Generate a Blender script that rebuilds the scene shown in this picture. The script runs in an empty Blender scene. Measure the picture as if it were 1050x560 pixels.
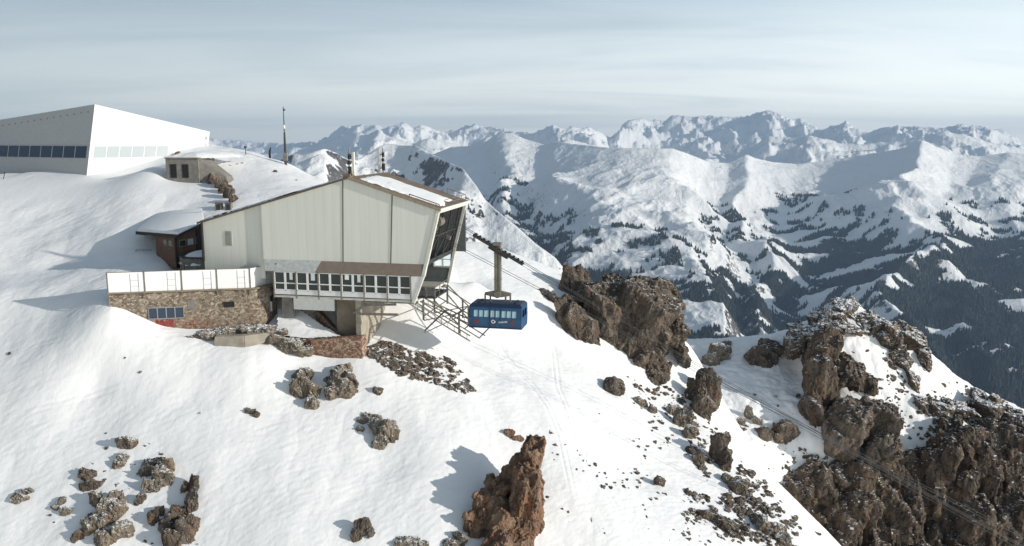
import bpy, bmesh, math, random
import numpy as np
from mathutils import Vector, Matrix, Euler
random.seed(7)
PI = math.pi
S = bpy.context.scene
COL = S.collection

# ------------------------------------------------------------------ camera model
FPX = 850.0
PITCH = math.radians(9.35)
FW = np.array([0, math.cos(PITCH), -math.sin(PITCH)])
UP = np.array([0, math.sin(PITCH), math.cos(PITCH)])
def ray(px, py):
    px = np.asarray(px, float); py = np.asarray(py, float)
    u = (px-525)/FPX; v = (280-py)/FPX
    return np.stack([u, FW[1]+UP[1]*v, FW[2]+UP[2]*v], -1)
def at(px, py, Y):
    """measured photo position + distance -> world point"""
    d = ray(px, py)
    return d*(np.asarray(Y, float)/d[..., 1])[..., None]
def zat(py, Y):
    return float(at(525, py, Y)[2])

# ------------------------------------------------------------------ noise (numpy)
def _h(ix, iy, iz, seed):
    with np.errstate(over='ignore'):
        h = (ix.astype(np.uint32)*np.uint32(374761393) + iy.astype(np.uint32)*np.uint32(668265263)
             + iz.astype(np.uint32)*np.uint32(2147483647) + np.uint32((seed*1274126177) & 0xffffffff))
        h = (h ^ (h >> np.uint32(13)))*np.uint32(1274126177)
        h = h ^ (h >> np.uint32(16))
        h = (h*np.uint32(2246822519)); h = h ^ (h >> np.uint32(15))
    return h
def _u(h): return (h & np.uint32(0xffffff)).astype(np.float32)/16777215.0
def vnoise(p, seed=0):
    """gradient noise, p (n,2|3), approx -1..1"""
    p = np.asarray(p, np.float32)
    if p.shape[1] == 2: p = np.concatenate([p, np.zeros((len(p), 1), np.float32)], 1); flat = True
    else: flat = False
    i = np.floor(p).astype(np.int64); f = (p-i).astype(np.float32)
    w = f*f*f*(f*(f*6-15)+10)
    out = 0
    for dz in ((0,) if flat else (0, 1)):
        for dy in (0, 1):
            for dx in (0, 1):
                h = _h(i[:, 0]+dx, i[:, 1]+dy, i[:, 2]+dz, seed)
                a = _u(h)*2*np.float32(PI)
                gx = f[:, 0]-dx; gy = f[:, 1]-dy; gz = f[:, 2]-dz
                if flat: g = np.cos(a)*gx+np.sin(a)*gy
                else:
                    h2 = _h(i[:, 0]+dx, i[:, 1]+dy, i[:, 2]+dz, seed+77)
                    z = _u(h2)*2-1; r = np.sqrt(1-z*z)
                    g = (np.cos(a)*gx+np.sin(a)*gy)*r+z*gz
                ww = (w[:, 0] if dx else 1-w[:, 0])*(w[:, 1] if dy else 1-w[:, 1])
                if not flat: ww = ww*(w[:, 2] if dz else 1-w[:, 2])
                out = out+ww*g
    return out*1.5
def fbm(p, oct=5, seed=0, gain=.5, lac=2.03):
    a = 1; s = 0; q = np.asarray(p, np.float32)
    for k in range(oct):
        s = s+a*vnoise(q, seed+k); q = q*lac+13.7; a *= gain
    return s
def ridged(p, oct=6, seed=0, gain=.5, lac=2.05):
    a = 1; s = 0; w = 1; q = np.asarray(p, np.float32); t = 0
    for k in range(oct):
        n = 1-np.abs(vnoise(q, seed+k)); n = n*n*w
        s = s+a*n; t += a; w = np.clip(n*1.6, 0, 1); q = q*lac+7.1; a *= gain
    return s/t
def worley(p, seed=0):
    """returns F1, F2-F1, facet displacement"""
    p = np.asarray(p, np.float32); i = np.floor(p).astype(np.int64)
    n = len(p); f1 = np.full(n, 9., np.float32); f2 = np.full(n, 9., np.float32); fac = np.zeros(n, np.float32)
    for dz in (-1, 0, 1):
        for dy in (-1, 0, 1):
            for dx in (-1, 0, 1):
                c = i+np.array([dx, dy, dz])
                r = [_u(_h(c[:, 0], c[:, 1], c[:, 2], seed+k)) for k in range(6)]
                d = p-(c+np.stack(r[:3], -1))
                dist = np.sqrt((d*d).sum(1))
                g = np.stack(r[3:], -1)*2-1
                fd = (d*g).sum(1)+(r[3]-.5)*.6
                near = dist < f1
                f2 = np.where(near, f1, np.minimum(f2, dist))
                fac = np.where(near, fd, fac); f1 = np.where(near, dist, f1)
    return f1, f2-f1, fac
def sstep(a, b, x):
    t = np.clip((x-a)/(b-a), 0, 1); return t*t*(3-2*t)

# ------------------------------------------------------------------ materials
def newmat(name):
    m = bpy.data.materials.new(name); m.use_nodes = True
    nt = m.node_tree; b = nt.nodes['Principled BSDF']
    return m, nt, b
class NB:
    def __init__(s, nt): s.nt = nt
    def n(s, t, **kw):
        o = s.nt.nodes.new(t)
        for k, v in kw.items():
            if k in ('operation', 'blend_type', 'data_type', 'feature', 'attribute_name', 'wave_type', 'bands_direction', 'noise_dimensions', 'distance', 'wave_profile'): setattr(o, k, v)
            elif isinstance(k, str) and k.startswith('i_'): o.inputs[k[2:].replace('_', ' ')].default_value = v
        return o
    def l(s, a, b): s.nt.links.new(a, b)
    def math(s, op, a, b=None, c=None, clamp=False):
        o = s.nt.nodes.new('ShaderNodeMath'); o.operation = op; o.use_clamp = clamp
        for k, v in enumerate((a, b, c)):
            if v is None: continue
            if hasattr(v, 'links'): s.l(v, o.inputs[k])
            else: o.inputs[k].default_value = v
        return o.outputs[0]
    def ramp(s, fac, stops, interp='LINEAR'):
        o = s.nt.nodes.new('ShaderNodeValToRGB'); o.color_ramp.interpolation = interp
        e = o.color_ramp.elements
        while len(e) < len(stops): e.new(.5)
        for k, (p, c) in enumerate(stops):
            e[k].position = p; e[k].color = (*c, 1) if len(c) == 3 else c
        s.l(fac, o.inputs[0]); return o.outputs[0]
    def noise(s, vec, scale, detail=4, rough=.55, dist=0):
        o = s.nt.nodes.new('ShaderNodeTexNoise'); o.inputs['Scale'].default_value = scale
        o.inputs['Detail'].default_value = detail; o.inputs['Roughness'].default_value = rough
        o.inputs['Distortion'].default_value = dist
        if vec is not None: s.l(vec, o.inputs['Vector'])
        return o.outputs['Fac']
    def mix(s, fac, a, b, blend='MIX'):
        o = s.nt.nodes.new('ShaderNodeMix'); o.data_type = 'RGBA'; o.blend_type = blend
        for idx, v in ((0, fac), (6, a), (7, b)):
            if hasattr(v, 'links'): s.l(v, o.inputs[idx])
            elif idx == 0: o.inputs[0].default_value = v
            else: o.inputs[idx].default_value = (*v, 1)
        return o.outputs[2]
    def mapping(s, vec, scale=(1, 1, 1), rot=(0, 0, 0)):
        o = s.nt.nodes.new('ShaderNodeMapping'); o.inputs['Scale'].default_value = scale; o.inputs['Rotation'].default_value = rot
        s.l(vec, o.inputs['Vector']); return o.outputs[0]
    def bump(s, h, strength=.5, dist=.1, normal=None):
        o = s.nt.nodes.new('ShaderNodeBump'); o.inputs['Strength'].default_value = strength; o.inputs['Distance'].default_value = dist
        s.l(h, o.inputs['Height'])
        if normal is not None: s.l(normal, o.inputs['Normal'])
        return o.outputs[0]
def coords(nt, world=False):
    if world:
        return nt.nodes.new('ShaderNodeNewGeometry').outputs['Position']
    return nt.nodes.new('ShaderNodeTexCoord').outputs['Object']
def plain(name, col, rough=.6, metal=0, var=.12, scale=3, bump=0, spec=.4):
    m, nt, b = newmat(name); B = NB(nt); v = coords(nt)
    f = B.noise(v, scale, 5, .6)
    lo = tuple(c*(1-var*1.6) for c in col); hi = tuple(min(1, c*(1+var)) for c in col)
    B.l(B.ramp(f, [(.3, lo), (.7, hi)]), b.inputs['Base Color'])
    b.inputs['Roughness'].default_value = rough; b.inputs['Metallic'].default_value = metal
    b.inputs['Specular IOR Level'].default_value = spec
    if bump: B.l(B.bump(B.noise(v, scale*6, 4), bump, .02), b.inputs['Normal'])
    return m

SNOW = (.90, .895, .885)
def snow_mat():
    m, nt, b = newmat('snow'); B = NB(nt); v = coords(nt, True)
    f = B.noise(v, .35, 4, .5)
    B.l(B.ramp(f, [(.3, (.865, .865, .865)), (.7, SNOW)]), b.inputs['Base Color'])
    b.inputs['Roughness'].default_value = .75; b.inputs['Specular IOR Level'].default_value = .25
    h1 = B.noise(B.mapping(v, (1, .5, .5), (0, 0, .5)), 1.3, 6, .6, .3)
    h2 = B.noise(v, 5, 6, .7)
    h = B.math('ADD', B.math('MULTIPLY', h1, .8), B.math('MULTIPLY', h2, .22))
    B.l(B.bump(h, .55, .09), b.inputs['Normal'])
    return m
def rock_mat(name, cols, snow=.5, snowscale=1.0, streak=.5):
    """cols: dark, mid, light. snow: 0 none .. 1 much, lies on upward facing faces"""
    m, nt, b = newmat(name); B = NB(nt); v = coords(nt, True)
    f = B.noise(B.mapping(v, (1, 1, .45)), 1.1, 9, .62, .4)
    base = B.ramp(f, [(.28, cols[0]), (.5, cols[1]), (.72, cols[2])])
    st = B.noise(B.mapping(v, (1.6, 1.6, .25)), .9, 5, .6)
    base = B.mix(B.math('MULTIPLY', B.ramp(st, [(.5, (0, 0, 0)), (.66, (1, 1, 1))]), streak), base, tuple(c for c in cols[3]))
    fine = B.noise(v, 9, 6, .7)
    base = B.mix(.55, base, B.ramp(fine, [(.3, (.25, .25, .25)), (.7, (1, 1, 1))]), 'MULTIPLY')
    geo = nt.nodes.new('ShaderNodeNewGeometry')
    sep = nt.nodes.new('ShaderNodeSeparateXYZ'); B.l(geo.outputs['Normal'], sep.inputs[0])
    n1 = B.noise(v, 1.6*snowscale, 6, .65); n2 = B.noise(v, 6*snowscale, 4, .6)
    t = B.math('ADD', sep.outputs[2], B.math('MULTIPLY', B.math('SUBTRACT', n1, .5), 1.3))
    t = B.math('ADD', t, B.math('MULTIPLY', B.math('SUBTRACT', n2, .5), .8))
    thr = 1.35-snow*1.0
    mask = B.math('MULTIPLY', B.math('SUBTRACT', t, thr), 9, clamp=True)
    B.l(B.mix(mask, base, SNOW), b.inputs['Base Color'])
    b.inputs['Roughness'].default_value = .9; b.inputs['Specular IOR Level'].default_value = .2
    hh = B.math('ADD', B.noise(v, 3.5, 10, .68, .3), B.math('MULTIPLY', mask, .25))
    B.l(B.bump(hh, .9, .28), b.inputs['Normal'])
    return m
BROWN = ((.06, .05, .043), (.155, .127, .102), (.30, .255, .205), (.24, .14, .08))
GREYB = ((.08, .07, .06), (.25, .21, .165), (.42, .36, .28), (.28, .18, .10))
REDB = ((.09, .065, .05), (.30, .195, .135), (.48, .36, .26), (.42, .17, .085))
DARKB = ((.04, .034, .03), (.112, .09, .072), (.23, .19, .15), (.26, .15, .085))
M = {}
M['snow'] = snow_mat()
M['rock'] = rock_mat('brown_rock', BROWN, .42)
M['rock_snowy'] = rock_mat('snowy_rock', GREYB, .62, 1.3)
M['rock_red'] = rock_mat('red_rock', REDB, .22, 1.2, .8)
M['rock_cliff'] = rock_mat('cliff_rock', DARKB, .44, .7, .6)
M['rock_rubble'] = rock_mat('rubble_rock', BROWN, .72, .9)
def cladding(name, col, period=.9, depth=.03):
    m, nt, b = newmat(name); B = NB(nt); v = coords(nt)
    w = nt.nodes.new('ShaderNodeTexWave'); w.wave_type = 'BANDS'; w.bands_direction = 'X'
    w.inputs['Scale'].default_value = 1/period/2/PI*6.283; w.inputs['Distortion'].default_value = 0
    B.l(B.mapping(v, (.32, 0, 0)), w.inputs['Vector'])
    f = B.noise(B.mapping(v, (1.2, 1.2, .12)), 1.2, 6, .6)
    c = B.ramp(f, [(.3, tuple(x*.93 for x in col)), (.7, col)])
    line = B.ramp(w.outputs['Fac'], [(0, (.95, .95, .93)), (.08, (1, 1, 1))])
    B.l(B.mix(1, c, line, 'MULTIPLY'), b.inputs['Base Color'])
    b.inputs['Roughness'].default_value = .55
    B.l(B.bump(w.outputs['Fac'], .06, depth), b.inputs['Normal'])
    return m
M['cladding'] = cladding('pale_metal_cladding', (.73, .73, .66))
M['hotel_clad'] = None
M['white'] = plain('white_paint', (.78, .78, .76), .5, var=.05)
M['offwhite'] = plain('offwhite_metal', (.62, .61, .55), .5, var=.08)
M['seam'] = plain('dark_seam', (.12, .10, .08), .6)
M['darksteel'] = plain('dark_steel', (.055, .055, .055), .5, .3)
M['steel'] = plain('weathered_steel', (.24, .22, .19), .55, .4)
M['hangsteel'] = plain('painted_hanger_steel', (.20, .19, .15), .5, .1, var=.2)
M['brownroof'] = plain('brown_roof', (.20, .145, .10), .7, var=.18, scale=1.2)
M['awning'] = plain('brown_awning', (.23, .185, .145), .6, var=.1, scale=2)
M['concrete'] = plain('concrete', (.36, .32, .26), .85, var=.22, scale=.8, bump=.4)
M['concrete_b'] = plain('brown_concrete', (.24, .195, .15), .85, var=.2, scale=.8, bump=.4)
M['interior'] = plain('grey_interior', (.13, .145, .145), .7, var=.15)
M['greyplaster'] = plain('grey_plaster', (.22, .205, .185), .9, var=.2, scale=1.5, bump=.4)
M['black'] = plain('black', (.012, .012, .014), .6)
M['wood'] = None
M['fabric'] = plain('white_sheet', (.86, .86, .84), .6, var=.02)
M['yellow'] = plain('pale_door', (.55, .56, .36), .6)
M['red'] = plain('red_paint', (.26, .05, .045), .7, var=.4, scale=4)
M['skin'] = plain('skin', (.5, .32, .24), .6)
def glass(name, col, rough=.06):
    m, nt, b = newmat(name); B = NB(nt)
    b.inputs['Base Color'].default_value = (*col, 1); b.inputs['Roughness'].default_value = rough
    b.inputs['Specular IOR Level'].default_value = .6
    v = coords(nt); B.l(B.bump(B.noise(v, .6, 2), .12, .05), b.inputs['Normal'])
    return m
M['glass'] = glass('dark_glass', (.03, .045, .04))
M['glass_blue'] = glass('blue_dark_glass', (.025, .04, .075))
M['glass_hotel'] = glass('hotel_glass', (.03, .05, .085), .12)
M['glass_pale'] = glass('pale_reflection_glass', (.50, .55, .56), .15)  # base colour holds the bright reflection on the hotel's right panes
def clear_glass():
    m, nt, b = newmat('clear_glass'); b.inputs['Base Color'].default_value = (.85, .97, .98, 1)
    b.inputs['Roughness'].default_value = .02; b.inputs['Transmission Weight'].default_value = .95; b.inputs['IOR'].default_value = 1.02
    return m
M['glass_clear'] = clear_glass()
def wood_mat():
    m, nt, b = newmat('dark_wood'); B = NB(nt); v = coords(nt)
    f = B.noise(B.mapping(v, (.6, .6, 6)), 2.2, 6, .6)
    B.l(B.ramp(f, [(.3, (.075, .04, .028)), (.7, (.20, .105, .07))]), b.inputs['Base Color'])
    b.inputs['Roughness'].default_value = .8; return m
M['wood'] = wood_mat()
M['darkwood'] = plain('black_stained_wood', (.022, .018, .018), .7)
def stone_mat(name, redlow=True):
    m, nt, b = newmat(name); B = NB(nt); v = coords(nt)
    wv = nt.nodes.new('ShaderNodeVectorMath'); wv.operation = 'MULTIPLY_ADD'; nz_ = nt.nodes.new('ShaderNodeTexNoise'); nz_.inputs['Scale'].default_value = 1.6; B.l(v, nz_.inputs['Vector']); B.l(nz_.outputs['Color'], wv.inputs[0]); wv.inputs[1].default_value = (.5, .5, .5); B.l(v, wv.inputs[2])
    mv = B.mapping(wv.outputs[0], (1, 1, 1.3))
    d = B.noise(v, 2.5, 3)
    vo = nt.nodes.new('ShaderNodeTexVoronoi'); vo.inputs['Scale'].default_value = 4.8; B.l(mv, vo.inputs['Vector'])
    ve = nt.nodes.new('ShaderNodeTexVoronoi'); ve.feature = 'DISTANCE_TO_EDGE'; ve.inputs['Scale'].default_value = 4.8; B.l(mv, ve.inputs['Vector'])
    sx = nt.nodes.new('ShaderNodeSeparateColor'); B.l(vo.outputs['Color'], sx.inputs[0])
    c1 = B.ramp(sx.outputs[0], [(0, (.13, .105, .08)), (.35, (.26, .205, .15)), (.7, (.36, .295, .225)), (1, (.46, .41, .34))])
    c2 = B.ramp(sx.outputs[1], [(0, (.13, .075, .055)), (.4, (.29, .15, .10)), (.75, (.36, .25, .175)), (1, (.46, .39, .32))])
    sp = nt.nodes.new('ShaderNodeSeparateXYZ'); B.l(v, sp.inputs[0])
    low = B.math('ADD', B.math('MULTIPLY', sp.outputs[2], -.55), B.math('MULTIPLY', B.math('SUBTRACT', B.noise(v, .45, 3), .5), 3))
    lowm = B.math('ADD', low, -1.25 if redlow else 1.0, clamp=True)
    c = B.mix(lowm, c1, c2)
    edge = B.ramp(ve.outputs['Distance'], [(.0, (.5, .45, .38)), (.07, (1, 1, 1))])
    c = B.mix(.8, c, edge, 'MULTIPLY')
    c = B.mix(.5, c, B.ramp(B.noise(v, 1.0, 6, .65), [(.3, (.5, .5, .5)), (.7, (1.1, 1.1, 1.1))]), 'MULTIPLY')
    B.l(c, b.inputs['Base Color']); b.inputs['Roughness'].default_value = .9
    B.l(B.bump(B.math('ADD', B.ramp(ve.outputs['Distance'], [(0, (0, 0, 0)), (.1, (1, 1, 1))]), B.noise(v, 9, 4)), .6, .06), b.inputs['Normal'])
    return m
M['stone'] = stone_mat('rubble_stone_wall')
M['stone_red'] = stone_mat('reddish_stone_wall', False)

# ------------------------------------------------------------------ object helpers
def tag(o, label=None, cat=None, group=None, kind=None):
    if label: o['label'] = label
    if cat: o['category'] = cat
    if group: o['group'] = group
    if kind: o['kind'] = kind
    return o
def empty(name, loc=(0, 0, 0), rz=0):
    o = bpy.data.objects.new(name, None); COL.objects.link(o); o.location = loc; o.rotation_euler.z = rz
    o.empty_display_size = .5; return o
def link(name, me, parent=None, mat=None):
    o = bpy.data.objects.new(name, me); COL.objects.link(o)
    if parent: o.parent = parent
    if mat: me.materials.append(mat)
    return o
class MB:
    def __init__(s): s.v = []; s.f = []
    def add(s, vs, fs):
        n = len(s.v); s.v += [tuple(map(float, p)) for p in vs]; s.f += [tuple(i+n for i in f) for f in fs]; return s
    def box(s, a, b, mat=None):
        (x0, y0, z0), (x1, y1, z1) = a, b
        vs = [(x, y, z) for z in (z0, z1) for y in (y0, y1) for x in (x0, x1)]
        if mat is not None: vs = [tuple(mat @ Vector(p)) for p in vs]
        return s.add(vs, [(0, 2, 3, 1), (4, 5, 7, 6), (0, 1, 5, 4), (2, 6, 7, 3), (0, 4, 6, 2), (1, 3, 7, 5)])
    def prism(s, poly, ax, lo, hi):
        """poly in the two other axes, extruded along axis ax (0,1,2)"""
        n = len(poly); vs = []
        for t in (lo, hi):
            for p in poly:
                q = list(p); q.insert(ax, t); vs.append(q)
        return s.add(vs, [tuple(range(n)), tuple(range(2*n-1, n-1, -1))]+[(i, (i+1) % n, n+(i+1) % n, n+i) for i in range(n)])
    def hull8(s, bottom, top):
        n = len(bottom)
        return s.add(list(bottom)+list(top), [tuple(range(n))[::-1], tuple(range(n, 2*n))]+[(i, (i+1) % n, n+(i+1) % n, n+i) for i in range(n)])
    def beam(s, a, b, w, h=None):
        h = h or w; a = Vector(a); b = Vector(b); d = (b-a); L = d.length; d.normalize()
        up = Vector((0, 0, 1)) if abs(d.z) < .95 else Vector((0, 1, 0))
        x = d.cross(up).normalized(); y = x.cross(d)
        vs = [p+x*sx*w/2+y*sy*h/2 for p in (a, b) for sx, sy in ((-1, -1), (1, -1), (1, 1), (-1, 1))]
        return s.add(vs, [(0, 1, 2, 3), (7, 6, 5, 4)]+[(i, i+4, (i+1) % 4+4, (i+1) % 4) for i in range(4)])
    def tube(s, pts, r, n=8):
        pts = [Vector(p) for p in pts]; rings = []
        for k, p in enumerate(pts):
            d = (pts[min(k+1, len(pts)-1)]-pts[max(k-1, 0)]).normalized()
            up = Vector((0, 0, 1)) if abs(d.z) < .95 else Vector((0, 1, 0))
            x = d.cross(up).normalized(); y = x.cross(d); rr = r[k] if isinstance(r, (list, tuple)) else r
            rings.append([p+x*math.cos(2*PI*i/n)*rr+y*math.sin(2*PI*i/n)*rr for i in range(n)])
        vs = [q for R in rings for q in R]; fs = [tuple(range(n)), tuple(range((len(pts)-1)*n, len(pts)*n))[::-1]]
        for k in range(len(pts)-1):
            for i in range(n): fs.append((k*n+i, k*n+(i+1) % n, (k+1)*n+(i+1) % n, (k+1)*n+i))
        return s.add(vs, fs)
    def build(s, name, mat, parent=None, bevel=0, smooth=False):
        me = bpy.data.meshes.new(name); me.from_pydata(s.v, [], s.f); me.update()
        bm = bmesh.new(); bm.from_mesh(me); bmesh.ops.recalc_face_normals(bm, faces=bm.faces); bm.to_mesh(me); bm.free()
        o = link(name, me, parent, mat)
        if smooth:
            for p in me.polygons: p.use_smooth = True
        if bevel:
            m = o.modifiers.new('bevel', 'BEVEL'); m.width = bevel; m.segments = 2; m.limit_method = 'ANGLE'
        return o
def npmesh(name, v, quads, smooth=True):
    me = bpy.data.meshes.new(name); k = quads.shape[1]
    me.vertices.add(len(v)); me.vertices.foreach_set('co', np.asarray(v, np.float32).ravel())
    me.loops.add(quads.size); me.loops.foreach_set('vertex_index', quads.astype(np.int32).ravel())
    me.polygons.add(len(quads)); me.polygons.foreach_set('loop_start', np.arange(0, quads.size, k, dtype=np.int32))
    me.polygons.foreach_set('loop_total', np.full(len(quads), k, np.int32))
    me.polygons.foreach_set('use_smooth', np.full(len(quads), smooth))
    me.update(); me.validate(); return me
def gridquads(nr, nc):
    i = np.arange(nr-1)[:, None]*nc+np.arange(nc-1)[None, :]
    return np.stack([i, i+1, i+nc+1, i+nc], -1).reshape(-1, 4)

# ------------------------------------------------------------------ near terrain: surfaces fitted through surveyed points
def rbf(ctrl, smooth=.5):
    c = np.array([at(*q) if len(q) == 3 else (q[0], q[1], q[2]) for q in ctrl])
    xy = c[:, :2]; n = len(c)
    def K(a, b):
        d = np.sqrt(((a[:, None]-b[None])**2).sum(-1)+1.0); return d
    A = np.zeros((n+3, n+3)); A[:n, :n] = K(xy, xy)-np.eye(n)*smooth
    A[:n, n:] = np.c_[np.ones(n), xy]; A[n:, :n] = A[:n, n:].T
    w = np.linalg.solve(A, np.r_[c[:, 2], 0, 0, 0])
    def f(x, y):
        x = np.asarray(x, float); y = np.asarray(y, float); sh = x.shape; p = np.stack([x.ravel(), y.ravel()], -1); out = np.empty(len(p))
        for k in range(0, len(p), 20000):
            q = p[k:k+20000]; out[k:k+20000] = K(q, xy)@w[:n]+w[n]+q@w[n+1:]
        return out.reshape(sh)
    return f
near_ctrl = [
 # plateau by the hotel
 (-300,182,108),(-100,182,108),(0,182,110),(85,182,108),(140,181,110),(170,186,105),(205,186,104),
 (0,205,101),(100,203,100),(165,200,99),(225,215,95),(-150,215,98),
 (0,240,93),(60,240,92.5),(120,240,90),(180,238,92),(-150,255,88),
 (0,272,86),(60,276,85.5),(110,272,84),(140,262,85),(170,272,83),
 (0,299,79),(50,300,78.5),(-150,305,78),
 # hillock right of the hotel
 (175,150,124),(210,147,122),(235,153,121),(265,158,120),(300,168,117),(335,186,112),
 (158,170,106.5),(150,176,108),(165,176,104.5),(215,180,108),(255,185,106),(290,190,104),(250,205,97),(300,205,97),(345,215,97),
 # terrace and under the station
 (-21.0,84.0,-14.4,0),(-34.0,83.0,-14.2,0),(-27.0,84.5,-14.0,0),
 (-14,87,-15,0),(-8,88,-15,0),(-4,89,-15.2,0),(-14,80,-18.0,0),(-9,80,-18.6,0),(-33,76.5,-17.0,0),(-29,76.5,-17.6,0),(-24,77,-18.0,0),(-19,77,-18.4,0),
 # foot of the stone building and slope below
 (100,308,75),(112,316,73.6),(130,328,73.3),(150,340,73.1),(185,351,72.9),(220,357,72.8),(250,360,72.6),(275,362,72.9),(300,373,72.8),(345,377,73.2),(370,368,74),(400,352,77),
 (430,340,80),(460,335,83),(480,350,82.5),(510,345,84.5),
 (0,345,74.5),(50,330,75),(-150,345,74.5),(0,400,69),(100,400,69.2),(200,400,69),(300,410,69.3),(400,420,69.5),(480,420,71),
 (-150,400,68.5),(0,480,62.5),(100,480,62.5),(200,480,62.5),(300,480,63),(400,480,64),(450,470,65),(520,480,66.5),
 (-150,480,62),(0,560,57),(100,560,57),(200,560,57),(300,560,57),(400,560,57.5),(480,560,58.5),(560,560,60),(620,560,61),(700,560,63),(760,560,65),
 (-200,560,56.5),(-200,720,48.5),(0,720,48.5),(200,720,48.5),(400,720,49),(600,720,51.5),(760,720,54),
 # right hand flank and its crest
 (478,300,91),(520,300,92),(470,262,99),(478,252,104),(500,250,107),(520,258,108),(560,274,108),(590,288,107),(620,300,106),(660,325,103),(705,350,99),
 (560,320,91),(560,360,86),(600,350,90),(560,420,74),(600,420,77),(640,400,84),(680,400,89),(600,480,68),(640,480,71),(700,480,74.5),
 (700,430,84),(735,450,81.5),(740,500,73),(790,540,69.5),(820,560,68),
 # beyond the crest the ground drops away
 (8,128,-27,0),(0,125,-26,0),(16,124,-32,0),(22,118,-36,0),(27,108,-38,0),(32,100,-42,0),(34,92,-44,0),(36,82,-44,0),(36,72,-43,0),(38,60,-46,0),
 (-12,125,-22,0),(-25,128,-14,0),(-38,140,-14,0),(-60,150,-16,0),(-100,150,-20,0),(-110,110,-10,0),(0,150,-46,0),(20,150,-56,0),(50,120,-66,0),(55,80,-68,0),(55,50,-66,0),(-110,75,-17,0),(-110,45,-32,0),
]
f_near = rbf(near_ctrl, .3)
peak_ctrl = [
 # snow saddle
 (715,347,137),(760,348,137),(800,350,136),(690,365,126),(730,372,126),(770,385,122),(820,380,124),
 (700,410,115),(760,420,113),(810,430,112),(690,450,106),(740,470,104),(780,490,102),(730,520,96),(780,540,97),
 # summit and right hand crest
 (835,325,130),(868,310,130),(900,326,129),(925,345,129),(950,362,128),(980,385,129),(1015,408,132),(1060,425,135),(1120,445,138),
 (845,350,123),(880,380,119),(870,420,114),(920,380,121),(950,405,119),(925,430,115),(980,425,119),(1040,455,120),(1100,480,120),
 (835,400,118),(850,455,109),(910,455,111),(970,452,113),
 # foot of the cliff
 (850,640,100),(930,640,102),(1010,640,103),(1100,640,105),(815,600,96),(730,600,90),
 (50,150,-75,0),(75,160,-85,0),(20,165,-60,0),(30,152,-42,0),(100,150,-75,0),(110,110,-70,0),(22,140,-36,0),(10,110,-55,0),(12,90,-60,0),(15,140,-48,0),
]
f_peak = rbf(peak_ctrl, .2)
def near_noise(x, y):
    p = np.stack([np.ravel(x), np.ravel(y)], -1)
    n = fbm(p/11, 3, 3)*.22+fbm(p*np.array([.22, .5]), 4, 9)*.035+fbm(p*np.array([1.4, 2.6]), 3, 31)*.008
    n += np.abs(fbm(p/np.array([6, 9.0]), 3, 17))*.10
    c_, s_ = .88, .47; pr = np.stack([p[:, 0]*c_+p[:, 1]*s_, p[:, 1]*c_-p[:, 0]*s_], -1)
    wind = sstep(-.2, .5, fbm(p/14, 2, 71)); n += (ridged(pr*np.array([.35, 1.1]), 4, 73)-.5)*.042*wind+fbm(pr*np.array([1.2, 3.5]), 3, 79)*.02
    return n.reshape(np.shape(x))
def hit(px, py, f=None, lo=45, hi=160):
    f = f or f_near
    Y = np.linspace(lo, hi, 1200); p = at(np.full(1200, float(px)), np.full(1200, float(py)), Y)
    z = f(p[:, 0], p[:, 1]); k = np.argmax(p[:, 2] < z) if (p[:, 2] < z).any() else int(np.argmin(p[:, 2]-z))
    return p[k], Y[k]

def track(x, y, line, width=.08, depth=.04, sep=.24):
    """two parallel ski grooves pressed along a world polyline"""
    out = np.zeros_like(x); e0 = np.hypot(x-line[0][0], y-line[0][1]); e1 = np.hypot(x-line[-1][0], y-line[-1][1])
    fade = sstep(0, 4, e0)*sstep(0, 4, e1); D = np.full(x.shape, 9e9)
    for (x0, y0), (x1, y1) in zip(line[:-1], line[1:]):
        L2 = (x1-x0)**2+(y1-y0)**2
        t = np.clip(((x-x0)*(x1-x0)+(y-y0)*(y1-y0))/L2, 0, 1)
        d = np.hypot(x-x0-t*(x1-x0), y-y0-t*(y1-y0))
        D = np.minimum(D, d)
    return -depth*np.exp(-((D-sep)/width)**2)*fade
def make_near():
    nc, nr = 1150, 820
    px = np.linspace(-330, 900, nc); Y = np.geomspace(40, 150, nr)
    u = (px-525)/FPX
    X = (Y[:, None]*u[None]/math.cos(PITCH)*1.0); YY = np.repeat(Y[:, None], nc, 1)
    Z = f_near(X, YY)
    nz = near_noise(X, YY)
    # calmer ground around the buildings
    d = np.minimum(np.hypot((X+20)/14, (YY-80)/6), np.hypot((X+50)/20, (YY-106)/6))
    Z = Z+nz*np.clip(sstep(.6, 1.6, d)+.15, 0, 1)
    lines = [[(0,432),(60,417),(100,404),(150,388)], [(560,330),(568,365),(572,400),(588,440),(600,470),(622,505),(640,540)], [(500,330),(515,362),(545,395),(563,420),(575,450),(590,520)], [(0,372),(40,352),(90,338)],
             [(480,275),(500,285),(530,272)]]
    for l in lines:
        w = [tuple(hit(a, b)[0][:2]) for a, b in l]
        Z = Z+track(X, YY, w)
    v = np.stack([X, YY, Z], -1).reshape(-1, 3)
    o = link('snow_slope', npmesh('snow_slope', v, gridquads(nr, nc)), None, M['snow']); tag(o, kind='structure')
make_near()
def make_peak():
    nc, nr = 760, 560
    px = np.linspace(600, 1330, nc); Y = np.geomspace(80, 165, nr)
    u = (px-525)/FPX; X = Y[:, None]*u[None]; YY = np.repeat(Y[:, None], nc, 1)
    Z = f_peak(X, YY)
    p = np.stack([X.ravel(), YY.ravel()], -1)
    Z = Z+(fbm(p/7, 5, 51)*.5+np.abs(fbm(p/3.0, 3, 57))*.25).reshape(X.shape)
    v = np.stack([X, YY, Z], -1).reshape(-1, 3)
    o = link('peak_terrain', npmesh('peak_terrain', v, gridquads(nr, nc)), None, M['snow']); tag(o, kind='structure')
make_peak()
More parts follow.
